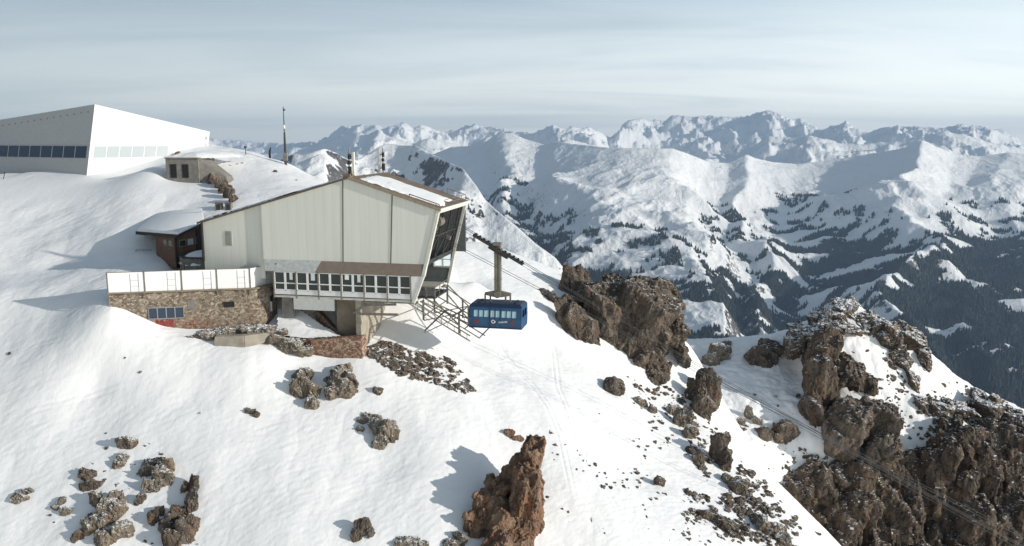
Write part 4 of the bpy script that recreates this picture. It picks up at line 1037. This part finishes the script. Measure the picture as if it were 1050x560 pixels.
for i in range(16):
    a = s0+(s1-s0)*i/16; wallbox(rp, a, a+(s1-s0)/16*.97, z0+rg.uniform(0, .25), z1-rg.uniform(0, .22), .0, .03)
rp.build('red_paint_patch', M['red'], sb)
s0, z1 = onwall(192, 308); s1, z0 = onwall(200, 317)
q = MB(); wallbox(q, s0, s1, z0, z1, 0, .03); q.build('blocked_opening', M['greyplaster'], sb)
# narrow window in the curved shaded corner
pm = arc[4]; pn = arc[5]; dd_ = Vector(pn-pm).normalized(); nn2 = Vector((dd_.y, -dd_.x, 0)); mid = Vector(rel((pm+pn)/2, ZT))
nw = MB(); 
def nb(mb, s0, s1, z0, z1, o0, o1):
    vs = [mid+dd_*s+nn2*o+Vector((0, 0, z)) for z in (z0, z1) for o in (o0, o1) for s in (s0, s1)]
    return mb.add(vs, [(0, 2, 3, 1), (4, 5, 7, 6), (0, 1, 5, 4), (2, 6, 7, 3), (0, 4, 6, 2), (1, 3, 7, 5)])
nb(nw, -.32, .32, -2.6, -1.0, -.05, .06); fo = nw.build('window', M['greyplaster'], sb)
nw = MB(); nb(nw, -.2, .05, -2.5, -1.1, 0, .08); nw.build('pane', M['white'], fo); nw = MB(); nb(nw, -.2, .2, -1.55, -1.05, 0, .10); nw.build('pane', M['black'], fo)
# windbreak: white panels between steel posts
FP = [(111, 281.3, 301.5), (149, 279.4, 300.8), (187, 277.6, 299.6), (223, 275.6, 298), (257, 273.4, 296), (281, 270.6, 291.5)]
YF = [73.85, 74.5, 75.2, 75.85, 76.4, 79.0]
fn_ = empty('windbreak_fence', at(111, 301.5, 73.8)); tag(fn_, 'white sheeted windbreak fence along the terrace edge above the stone building', 'fence')
base_ = at(111, 301.5, 73.8)
FW_ = [(at(a, b, Y)-base_, at(a, c, Y)-base_) for (a, b, c), Y in zip(FP, YF)]
zt_, zb_ = np.mean([p[0][2] for p in FW_]), np.mean([p[1][2] for p in FW_])
for k in range(5):
    t0, b0 = FW_[k]; t1, b1 = FW_[k+1]
    d = np.array([t1[0]-t0[0], t1[1]-t0[1], 0]); d /= np.linalg.norm(d); nrm = np.array([d[1], -d[0], 0])*.02
    p0 = np.array([b0[0], b0[1], 0])+d*.06; p1 = np.array([b1[0], b1[1], 0])-d*.06
    mk = lambda p, z: tuple(p+np.array([0, 0, z]))
    MB().hull8([mk(p0-nrm, zb_+.14), mk(p1-nrm, zb_+.14), mk(p1+nrm, zb_+.14), mk(p0+nrm, zb_+.14)], [mk(p0-nrm, zt_-.03), mk(p1-nrm, zt_-.03), mk(p1+nrm, zt_-.03), mk(p0+nrm, zt_-.03)]).build('panel', M['fabric'], fn_)
    MB().beam(mk(p0, zt_), mk(p1, zt_), .06).beam(mk(p0, zb_+.10), mk(p1, zb_+.10), .07).build('rail', M['steel'], fn_)
    # faint cross frames behind the sheet are seen as thin bars in front of it
    g = plain('pale_grey_bar', (.52, .53, .53), .6) if k == 0 else bpy.data.materials['pale_grey_bar']
    Ls = np.linalg.norm(p1-p0); br_ = MB()
    for fr in (.63, .86): br_.beam(mk(p0+(p1-p0)*fr+nrm*2.2, zb_+.15), mk(p0+(p1-p0)*fr+nrm*2.2, zt_-.15), .035)
    for hh in (.62, 1.18): br_.beam(mk(p0+(p1-p0)*.63+nrm*2.2, zb_+hh), mk(p0+(p1-p0)*.86+nrm*2.2, zb_+hh), .03)
    br_.build('cross_frame', g, fn_)
for t_, b_ in FW_:
    p = np.array([b_[0], b_[1], 0]); MB().beam(tuple(p+[0, -.03, zb_-.45]), tuple(p+[0, -.03, zt_+.04]), .09).build('post', M['steel'], fn_)
# door and gate between windbreak and gallery
gt = empty('terrace_gate', at(283, 292, 77.5)); tag(gt, 'narrow steel gate with a pale green door between windbreak and station', 'gate')
MB().box((-.25, 0, .0), (.15, .06, 1.75)).build('door', M['yellow'], gt)
MB().beam((-.35, 0, 0), (-.35, 0, 2.1), .07).beam((.25, 0, 0), (.25, 0, 2.1), .07).beam((-.35, 0, 2.1), (.25, 0, 2.1), .06).beam((.55, .1, 0), (.55, .1, 1.9), .06).build('frame', M['steel'], gt)

# terrace snow and the curved planter wall
def heap(name, pts, hts, label=None, base=None):
    """snow heap from a ring of world points to a raised middle"""
    pass
tw = empty('curved_wall', at(200, 274, 80.0)); b_ = at(200, 274, 80.0)
ring = [(262, 268, 84), (240, 262, 85.5), (210, 261, 85), (190, 267, 82.5), (186, 272, 81), (190, 274.5, 80), (203, 274.5, 79.8), (216, 274, 79.9), (217, 270, 80.5)]
tag(tw, 'low curved grey terrace wall piled with snow in front of the station', 'wall')
rp_ = [at(*q) for q in ring]; cw = MB()
zc_ = np.mean([rp_[k][2] for k in (4, 5, 6, 7)])
for a, b in zip(rp_[2:-1], rp_[3:]):
    cw.beam((a[0]-b_[0], a[1]-b_[1], zc_-b_[2]+.3), (b[0]-b_[0], b[1]-b_[1], zc_-b_[2]+.3), .25, 1.2)
cw.build('wall', M['greyplaster'], tw)
cw = MB()
for a, b in zip(rp_[2:-1], rp_[3:]): cw.beam((a[0]-b_[0], a[1]-b_[1], zc_-b_[2]+.93), (b[0]-b_[0], b[1]-b_[1], zc_-b_[2]+.93), .4, .12)
cw.build('coping', M['darksteel'], tw)
def snow_mound(name, ring, ztop, zbase, kind='structure', label=None, seed=3, parent=None, slump=.5):
    xs = np.array([p[0] for p in ring]); ys = np.array([p[1] for p in ring]); res = .2
    gx = np.arange(xs.min()-.6, xs.max()+.6, res); gy = np.arange(ys.min()-.6, ys.max()+.6, res)
    P = np.array([[x, y] for y in gy for x in gx]); outl = [(p[0], p[1]) for p in ring]
    D = np.full(len(P), 9e9); inside = np.array([in_poly(x, y, outl) for x, y in P])
    for i in range(len(outl)):
        a = np.array(outl[i]); b = np.array(outl[(i+1) % len(outl)]); ab = b-a
        tt = np.clip(((P-a)@ab)/(ab@ab), 0, 1); D = np.minimum(D, np.linalg.norm(P-a-tt[:, None]*ab, axis=1))
    D = np.where(inside, D, -D)+fbm(P/1.2, 3, seed)*.12
    zt = ztop(P) if callable(ztop) else ztop
    k = 1-np.exp(-np.maximum(D+.15, 0)/slump); Z = zbase+(zt-zbase)*k+fbm(P/1.6, 3, seed+2)*.05
    Q = gridquads(len(gy), len(gx)); Q = Q[(D[Q] > -.3).all(1)]
    o = link(name, npmesh(name, np.c_[P, Z], Q), None, M['snow']); tag(o, label, None, None, kind); return o
snow_mound('snow_drift', [p for p in rp_]+[at(266, 268, 81.5), at(262, 272, 80.5)], zc_+1.35, zc_+.2, seed=5)

# wedge of snow between the stone building and the pier, retaining walls under it
S1 = at(308, 315, 78.6); S2 = at(352, 346, 75.4); S3 = at(283, 344, 74.6); S4 = at(284, 318, 79.0)
def wedge():
    tri = [S1, S4, S3, at(318, 347, 74.4), S2]; outl = [(p[0], p[1]) for p in tri]; A = np.array([[p[0], p[1], 1] for p in tri]); zz_ = np.array([p[2] for p in tri])
    cf, *_ = np.linalg.lstsq(A, zz_, rcond=None)
    xs = [p[0] for p in outl]; ys = [p[1] for p in outl]; res = .14
    gx = np.arange(min(xs)-.3, max(xs)+.3, res); gy = np.arange(min(ys)-.3, max(ys)+.3, res); P = np.array([[x, y] for y in gy for x in gx])
    # barycentric-like surface through the corner heights
    W = 1/(((P[:, None]-np.array(outl)[None])**2).sum(-1)+.02); W /= W.sum(1, keepdims=True)
    Z = .6*(np.c_[P, np.ones(len(P))]@cf)+.4*((W*zz_).sum(1))+fbm(P/1.5, 3, 44)*.07
    Q = gridquads(len(gy), len(gx)); ins = np.array([in_poly(x, y, outl) for x, y in P]); Q = Q[ins[Q].all(1)]
    o = link('snow_drift', npmesh('snow_drift', np.c_[P, Z], Q), None, M['snow']); tag(o, kind='structure')
    sk = MB().hull8([(p[0]*1.0, p[1]+.12, p[2]-4) for p in tri], [(p[0], p[1]+.12, p[2]-.22) for p in tri]); return sk, tri
sk, tri = wedge()
rw_ = sk.build('retaining_wall', M['stone'], None); tag(rw_, 'dark rubble stone base under the wedge of snow beside the pier', 'wall')
W1 = at(318, 349, 74.3); W2 = at(371, 345, 74.1)
rt = MB().hull8([(W1[0], W1[1], -22), (W2[0], W2[1], -22), (W2[0]+.3, W2[1]+.8, -22), (W1[0]+.2, W1[1]+.8, -22)],
                [(W1[0], W1[1], W1[2]), (W2[0], W2[1], W2[2]), (W2[0]+.3, W2[1]+.8, W2[2]), (W1[0]+.2, W1[1]+.8, W1[2])]).build('retaining_wall', M['stone_red'], None, .05)
tag(rt, 'reddish rubble stone retaining wall at the foot of the concrete pier', 'wall')
b1 = at(323, 316, 78.4); b2 = at(350, 345, 75.6); b3 = at(356, 348, 76.4); b4 = at(330, 318, 79.5)
bank = MB().hull8([(p[0], p[1], p[2]-3) for p in (b1, b2, b3, b4)], [(p[0], p[1], p[2]) for p in (b1, b2, b3, b4)]).build('stone_bank', M['stone_red'], None, .05)
tag(bank, 'sloping stone bank between the snow wedge and the brown pier', 'bank')
ps = [at(219, 345, 73.4), at(222, 354, 73.2), at(278, 341, 73.9), at(272, 350, 73.6), at(250, 343, 73.5), at(250, 354, 73.3)]
slabm = MB()
def quadprism(mb, p, q, r, s, dy):
    mb.hull8([tuple(p), tuple(q), tuple(r), tuple(s)], [tuple(np.array(x)+np.array([.05, dy, .05])) for x in (p, q, r, s)])
quadprism(slabm, at(219, 355, 73.1), at(250, 357, 73.0), at(250, 344.5, 73.1), at(220, 345.5, 73.2), .7)
quadprism(slabm, at(250.4, 357, 73.0), at(270, 352, 73.5), at(278, 340.5, 73.9), at(250.4, 344.5, 73.1), .7)
sl_ = slabm.build('concrete_wall', M['concrete'], None, .04); tag(sl_, 'short pale broken concrete wall half buried below the stone building', 'wall')
make_rock('rock', pxblobs([(200,347,74.2,18,5,.9,5),(218,344,74.6,16,5,.9,5),(235,341,75,18,5,.9,0)]), .07, M['rock_snowy'], 1, .7, label='low snowy rock strip in front of the red base of the stone building')
make_rock('rock', pxblobs([(256,340,75.1,18,6,1,0),(270,339,75.1,16,7,1,-5),(280,343,74.7,14,8,1,0)]), .07, M['rock_snowy'], 1, .7, label='broken rock between the pale concrete wall and the stone building')
make_rock('rock', pxblobs([(288,350,74.3,13,8,.9,0),(300,354,74.2,14,9,.9,0),(310,358,74.1,13,8,.9,0)]), .07, M['rock_snowy'], 1, .7, label='dark rock between the pale concrete wall and the reddish retaining wall')

# ------------------------------------------------------------------ wooden hut at the station's left end
K = at(181, 269, 82.0); HL = at(151, 262.5, 87.3); HR = at(208, 263, 86.0); zb0 = K[2]-.6
hut = empty('wooden_hut', K); tag(hut, 'small dark brown wooden hut under a snow covered roof left of the station', 'hut')
def hr(p, z=None): return (p[0]-K[0], p[1]-K[1], (p[2] if z is None else z)-K[2])
ztK = at(181, 242, 82.0)[2]; HP = K+(HL-K)*.66
bkv = (HL-K)+(HR-K)
MB().hull8([hr(K, zb0), hr(HR, zb0), hr(K+bkv*.98, zb0), hr(HP+(HR-K), zb0), hr(HP, zb0)][:1]+[hr(HR, zb0), hr(HP+(HR-K), zb0), hr(HP, zb0)],
           [hr(K, ztK), hr(HR, ztK+1.0), hr(HP+(HR-K), ztK+1.0), hr(HP, ztK)]).build('wall', M['wood'], hut)
MB().hull8([hr(HP, zb0), hr(HP+(HR-K), zb0), hr(HL+(HR-K)*.9, zb0), hr(HL+(HR-K)*.35, zb0)], [hr(HP, ztK-.05), hr(HP+(HR-K), ztK-.05), hr(HL+(HR-K)*.9, ztK-.05), hr(HL+(HR-K)*.35, ztK-.05)]).build('porch', M['darkwood'], hut)
dr = Vector(HR-K); dr.z = 0; LR = dr.length; dr.normalize(); nr_ = Vector((dr.y, -dr.x, 0))
dl = Vector(HL-K); dl.z = 0; dl.normalize(); nl_ = Vector((-dl.y, dl.x, 0))
if nl_.y > 0: nl_ = -nl_
def hbox(mb, d, nn, s0, s1, z0, z1, o0, o1):
    vs = [d*s+nn*o+Vector((0, 0, z)) for z in (z0, z1) for o in (o0, o1) for s in (s0, s1)]
    return mb.add(vs, [(0, 2, 3, 1), (4, 5, 7, 6), (0, 1, 5, 4), (2, 6, 7, 3), (0, 4, 6, 2), (1, 3, 7, 5)])
for i in range(3):
    s = .55+i*1.25
    o_ = MB(); hbox(o_, dr, nr_, s, s+.95, 1.45, 2.15, 0, .05); wo = o_.build('window', plain('worn_window_frame', (.28, .23, .17), .7) if i == 0 else bpy.data.materials['worn_window_frame'], hut)
    o_ = MB(); hbox(o_, dr, nr_, s+.08, s+.45, 1.52, 2.08, .05, .07); hbox(o_, dr, nr_, s+.5, s+.87, 1.52, 2.08, .05, .07); o_.build('pane', M['glass'] if i != 1 else M['glass_pale'], wo)
for i in range(2):
    s = .7+i*1.3; o_ = MB(); hbox(o_, dl, nl_, s, s+.8, 1.5, 2.1, 0, .05); wo = o_.build('window', bpy.data.materials['worn_window_frame'], hut)
    o_ = MB(); hbox(o_, dl, nl_, s+.08, s+.72, 1.57, 2.03, .05, .07); o_.build('pane', M['glass'], wo)
o_ = MB(); hbox(o_, dr, nr_, -.06, .12, -.5, 2.75, -.06, .10); o_.build('corner_post', M['darkwood'], hut)
o_ = MB(); hbox(o_, dr, nr_, LR-.9, LR, -.5, 3.4, .0, .08); o_.build('door', M['darkwood'], hut)
RF = [at(139, 239, 86.8), at(181, 242.5, 81.4), at(208, 229.5, 86.0), at(206, 217, 95), at(160, 221, 96)]
rfo = MB().hull8([hr(p, p[2]-.15) for p in RF], [hr(p, p[2]+.12) for p in RF]).build('roof', M['darkwood'], hut)
MB().hull8([hr(p*.9993+np.array([0.05, .15, 0]), p[2]+.12) for p in RF], [hr(p+np.array([0.1, .25, 0]), p[2]+.42) for p in RF]).build('snow', M['snow'], rfo, .12, True)
o_ = MB(); 
for t in (.0, .5, 1.0): o_.beam(hr(HL+np.array([-.8+t*1.6, -.8, -.5])), hr(HL+np.array([-.8+t*1.6, -.8, .75])), .05)
o_.beam(hr(HL+np.array([-.8, -.8, .75])), hr(HL+np.array([.8, -.8, .75])), .05).beam(hr(HL+np.array([-.8, -.8, .35])), hr(HL+np.array([.8, -.8, .35])), .04)
o_.build('porch_railing', M['darksteel'], hut)
MB().box(hr(HL+np.array([-.2, -1.6, -.45])), hr(HL+np.array([2.0, -.6, -.1]))).build('porch_deck', M['darkwood'], hut)

# ------------------------------------------------------------------ mountain hotel, upper left
hb = at(88, 186, 109.0); ht = at(97, 107, 109.8)
h0 = empty('hotel', hb); tag(h0, 'angular white clad mountain building with a long window band on the summit', 'building')
dL = np.array([-.894, .447, 0]); dR = np.array([.75, .66, 0])
def hz(side, t):  # roofline
    return ht[2]-(.093*t if side == 'L' else .222*t)
HW = plain('white_facade_panels', (.74, .745, .74), .55, var=.04)
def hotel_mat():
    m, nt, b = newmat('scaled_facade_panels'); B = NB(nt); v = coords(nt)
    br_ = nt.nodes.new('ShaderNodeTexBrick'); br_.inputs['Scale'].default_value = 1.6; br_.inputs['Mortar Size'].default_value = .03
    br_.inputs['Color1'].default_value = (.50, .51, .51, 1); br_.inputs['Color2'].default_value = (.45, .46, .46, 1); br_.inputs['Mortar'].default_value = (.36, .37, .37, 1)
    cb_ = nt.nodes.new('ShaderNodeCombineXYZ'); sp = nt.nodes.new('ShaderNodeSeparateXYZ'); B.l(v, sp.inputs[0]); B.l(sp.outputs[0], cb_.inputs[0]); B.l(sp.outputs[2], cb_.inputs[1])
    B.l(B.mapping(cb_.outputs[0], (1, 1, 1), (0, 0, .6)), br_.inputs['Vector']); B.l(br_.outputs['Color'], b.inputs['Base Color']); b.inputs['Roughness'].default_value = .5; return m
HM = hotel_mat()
def face(side, t, z):
    """point on the leaning facade at distance t along, height z (absolute)"""
    k = (z-hb[2])/(ht[2]-hb[2]); base = hb+(ht-hb)*k; d = dL if side == 'L' else dR
    return np.array([base[0]+d[0]*t-hb[0], base[1]+d[1]*t-hb[1], z-hb[2]])
nL = np.array([-.447, -.894, 0]); nR = np.array([.66, -.75, 0])
def fq(mb, side, t0, t1, z0, z1, o0, o1, tilt=0):
    nn_ = nL if side == 'L' else nR
    f = lambda t, z, o: tuple(face(side, t, z)+nn_*o)
    mb.hull8([f(t0, z0, o0), f(t1, z0, o0), f(t1, z0, o1), f(t0, z0, o1)], [f(t0+tilt, z1, o0), f(t1+tilt, z1, o0), f(t1+tilt, z1, o1), f(t0+tilt, z1, o1)]); return mb
TL_, TR_ = 40, 15.6
zlo = hb[2]-2
def fpoly(side, T, zl):
    f = lambda t, z, o=0: tuple(face(side, t, z))
    return [f(0, zl), f(T, zl), f(T, hz(side, T)), f(0, ht[2])]
# solid volume: both facades, back edges, roof
LB = [np.array(face('L', TL_, zlo)), np.array(face('L', TL_, hz('L', TL_)))]; RBk = [np.array(face('R', TR_, zlo)), np.array(face('R', TR_, hz('R', TR_)))]
C_b = np.array(face('L', 0, zlo)); C_t = np.array(face('L', 0, ht[2])); backp = (LB[0]+RBk[0])/2+np.array([-6, 18, 0]); backt = np.array([backp[0], backp[1], (LB[1][2]+RBk[1][2])/2-1.0])
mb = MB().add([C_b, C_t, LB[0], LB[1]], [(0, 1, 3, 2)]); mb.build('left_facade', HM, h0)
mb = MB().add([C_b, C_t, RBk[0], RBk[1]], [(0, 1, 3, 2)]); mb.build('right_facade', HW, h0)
mb = MB().add([LB[0], LB[1], backp, backt, RBk[0], RBk[1]], [(0, 1, 3, 2), (2, 3, 5, 4)]); mb.build('rear_wall', HW, h0)
mb = MB().add([C_t, LB[1], backt, RBk[1]], [(0, 1, 2), (0, 2, 3)]); mb.build('roof', M['snow'], h0)
z0w, z1w = -2.80, -1.22
fr = MB(); fq(fr, 'L', .3, TL_-1, z0w-.08, z1w+.08, .0, .06); wb = fr.build('window_band', plain('grey_band_frame', (.42, .43, .44), .5), h0)
for i in range(15):
    t0 = .45+i*2.35 if i else .45
    t1 = .35+(i+1)*2.35-.1
    q = MB(); fq(q, 'L', t0, t1, z0w+.03, z1w-.03, .06, .09, -.0); q.build('pane', M['glass_hotel'], wb)
fr = MB(); fq(fr, 'R', .3, 10.5, z0w-.05, z1w+.05, .0, .06); wb = fr.build('window_band', HW, h0)
for i in range(6):
    q = MB(); fq(q, 'R', .6+i*1.6, .6+i*1.6+1.45, z0w+.06, z1w-.06, .06, .09); q.build('pane', M['glass_pale'], wb)
fr = MB()
for i in range(14):
    t = 1.0+i*1.35; fq(fr, 'L', t, t+.14, hz('L', t)-.95, hz('L', t)-.80, 0, .06)
fr.build('facade_vents', M['steel'], h0)
fr = MB(); fq(fr, 'R', 0, .12, hb[2]-1, ht[2]-.02, .0, .08); fr.build('corner_trim', M['white'], h0)
# ski pole like marker at far left
mk_ = at(6, 181, 106)
o = MB().tube([(0, 0, -.2), (.35, 0, 1.0)], .05, 6).build('marker_stick', M['black'], None); o.location = hit(3, 184)[0]; tag(o, 'short dark leaning stick in the snow at the far left below the hotel', 'marker stick')

# ------------------------------------------------------------------ concrete service building dug into the hillock
bb = at(171, 187, 103.5); k = 103.5/FPX
bn = empty('service_building', bb, math.radians(-6)); tag(bn, 'small grey concrete building with two dark windows dug into the snowy hillock', 'building')
bw, bh = 35*k, 24*k
MB().box((0, 0, -1), (bw, 4.5, bh)).hull8([(bw, .25, -1), (bw+3.6, 1.2, -1), (bw+3.6, 3, -1), (bw, 3, -1)], [(bw, .25, bh), (bw+2.9, 1.2, .7), (bw+2.9, 3, .7), (bw, 3, bh)]).build('wall', M['greyplaster'], bn, .03)
for x in (.55, 2.1):
    wf = MB().box((x, -.04, .55), (x+.85, .0, 2.25)).build('window', M['darksteel'], bn)
    MB().box((x+.08, -.06, .63), (x+.40, -.04, 2.17)).box((x+.45, -.06, .63), (x+.77, -.04, 2.17)).build('pane', M['black'], wf)
MB().box((-.1, -.12, bh), (bw+.1, 4.7, bh+.14)).build('roof', M['concrete_b'], bn)
def bmound():
    r = [bn.matrix_basis@Vector(p) for p in ((.1, .15, 0), (bw-.1, .15, 0), (bw+1.0, 2.5, 0), (bw+2, 9, 0), (-1.0, 9, 0))]
    snow_mound('snow_drift', r, bb[2]+bh+.95, bb[2]+bh+.02, seed=8, slump=1.6)
bn.rotation_euler.z = math.radians(-6); bpy.context.view_layer.update(); bmound()
slope_rock([(214,181,9,6,30),(221,185,8,5,20),(227,189,7,5,40),(231,194,5,6,30),(235,199,5,6,30),(239,205,4,6,20)], .09, M['rock'], 'narrow brown rock rib breaking the snow right of the concrete building', fsize=.7, sink=.1)
slope_rock([(208,166,5,2,0)], .07, M['rock'], 'thin dark rock patch in the snow above the narrow rock rib', fsize=.5)
slope_rock([(181,158,4,1.4,-40)], .05, M['rock'], 'small dark rock beside the snow roof of the concrete building', fsize=.5)

# vents, mast, post, figure
for i, (x, lab) in enumerate(((225, 'left one of two small grey vent boxes in the snow above the station roof'), (235, 'right one of two small grey vent boxes in the snow above the station roof'))):
    p, Y = hit(x, 216); v_ = empty('vent_box', p); tag(v_, lab, 'vent', 'vent boxes behind the station')
    MB().box((-.36, -.3, -.3), (.36, .3, .85)).build('body', M['greyplaster'], v_, .02); MB().box((-.42, -.36, .85), (.42, .36, .95)).build('cap', M['steel'], v_)
    MB().box((-.2, -.33, .1), (-.02, -.30, .75)).box((.04, -.33, .1), (.22, -.30, .75)).build('grille', M['darksteel'], v_)
p, Y = hit(293, 168); hgt = 57*Y/FPX
ms = empty('radio_mast', p); tag(ms, 'tall thin radio mast on the snowy hillock', 'mast')
MB().tube([(0, 0, -.4), (0, 0, hgt*.55)], [.20, .13], 8).tube([(0, 0, hgt*.55), (0, 0, hgt)], [.075, .05], 8).build('pole', M['darksteel'], ms)
MB().box((-.06, -.08, hgt*.93), (.22, .08, hgt*.96)).build('wind_sensor', M['darksteel'], ms); MB().box((-.28, -.2, .4), (.28, .2, 1.5)).build('control_box', M['greyplaster'], ms)
MB().tube([(0, 0, hgt*.62), (0, 0, hgt*.68)], .14, 8).build('lamp', M['white'], ms)
p, Y = hit(252, 159); o = empty('marker_post', p); tag(o, 'thin short post with a small box on top on the hillock', 'post')
MB().tube([(0, 0, -.3), (0, 0, 1.0)], .05, 6).build('pole', M['darksteel'], o); MB().box((-.16, -.1, .95), (.16, .1, 1.2)).build('box', M['darksteel'], o)
p, Y = hit(277, 161.5); o = MB().tube([(0, 0, -.3), (-.04, 0, .5), (.02, 0, 1.0), (.16, 0, 1.42)], [.17, .16, .15, .07], 8).build('snow_stake', M['black'], None, smooth=True); o.location = p
tag(o, 'thick short black stake bent over at its top on the hillock left of the mast', 'stake')


# ------------------------------------------------------------------ light, sky, camera
EL = math.radians(16); AZ = math.radians(-20)     # sun to the right of the view and a little behind the camera
sd = Vector((math.cos(EL)*math.cos(AZ), math.cos(EL)*math.sin(AZ), math.sin(EL)))
sun = bpy.data.lights.new('sun', 'SUN'); sun.energy = 4.3; sun.angle = math.radians(.6); sun.color = (1, .94, .85)
so = bpy.data.objects.new('sun', sun); COL.objects.link(so); so.rotation_euler = sd.to_track_quat('Z', 'Y').to_euler()
w = bpy.data.worlds.new('World'); S.world = w; w.use_nodes = True
nt = w.node_tree; B = NB(nt); bg = nt.nodes['Background']
sky = nt.nodes.new('ShaderNodeTexSky'); sky.sky_type = 'NISHITA'; sky.sun_disc = False
sky.sun_elevation = EL; sky.sun_rotation = math.atan2(sd.x, sd.y); sky.altitude = 2500; sky.air_density = 1.0; sky.dust_density = 1.5
SKYK = 9.4
tc = nt.nodes.new('ShaderNodeTexCoord').outputs['Generated']
sx = nt.nodes.new('ShaderNodeSeparateXYZ'); B.l(tc, sx.inputs[0])
# thin high cloud sheet seen in perspective: project direction on a plane
zz = B.math('ADD', B.math('MAXIMUM', sx.outputs[2], 0), .10)
cx = nt.nodes.new('ShaderNodeCombineXYZ'); B.l(B.math('DIVIDE', sx.outputs[0], zz), cx.inputs[0]); B.l(B.math('DIVIDE', sx.outputs[1], zz), cx.inputs[1])
cl = B.noise(B.mapping(cx.outputs[0], (.35, 1.0, 1), (0, 0, -.22)), .9, 7, .55, .6)
streak = B.ramp(cl, [(.25, (.74, .78, .82)), (.50, (.97, .98, 1.0)), (.75, (1.10, 1.09, 1.07))])
ccol = B.ramp(sx.outputs[2], [(0, (.1, .1, .1)), (1, (1, 1, 1))])
rampn = nt.nodes[-1]; rampn.color_ramp.elements[0].color = (1.46, 1.43, 1.30, 1)
for p_, c_ in ((.03, (1.38, 1.40, 1.32, 1)), (.09, (1.14, 1.21, 1.19, 1)), (.17, (.66, .80, .88, 1)), (.35, (.36, .45, .52, 1))):
    e_ = rampn.color_ramp.elements.new(p_); e_.color = c_
rampn.color_ramp.elements[-1].color = (.28, .36, .44, 1)
cc = B.mix(1.0, ccol, streak, 'MULTIPLY')
vm = nt.nodes.new('ShaderNodeVectorMath'); vm.operation = 'SCALE'; vm.inputs['Scale'].default_value = SKYK; B.l(cc, vm.inputs[0])
B.l(B.math('MULTIPLY_ADD', sx.outputs[0], SKYK*.65, SKYK), vm.inputs['Scale'])     # brighter toward the sun
mixc = B.mix(.72, sky.outputs[0], vm.outputs[0])
B.l(mixc, bg.inputs[0]); bg.inputs[1].default_value = .10
cam = bpy.data.cameras.new('camera'); co = bpy.data.objects.new('camera', cam); COL.objects.link(co)
cam.sensor_width = 36; cam.lens = 36*FPX/1050; cam.clip_start = .5; cam.clip_end = 80000
co.location = (0, 0, 0); co.rotation_euler = (PI/2-PITCH, 0, 0); S.camera = co
S.view_settings.view_transform = 'Standard'; S.view_settings.look = 'None'; S.view_settings.gamma = 1; S.view_settings.use_curve_mapping = False
S.view_settings.exposure = -0.13
S.render.resolution_x = 1024; S.render.resolution_y = 546
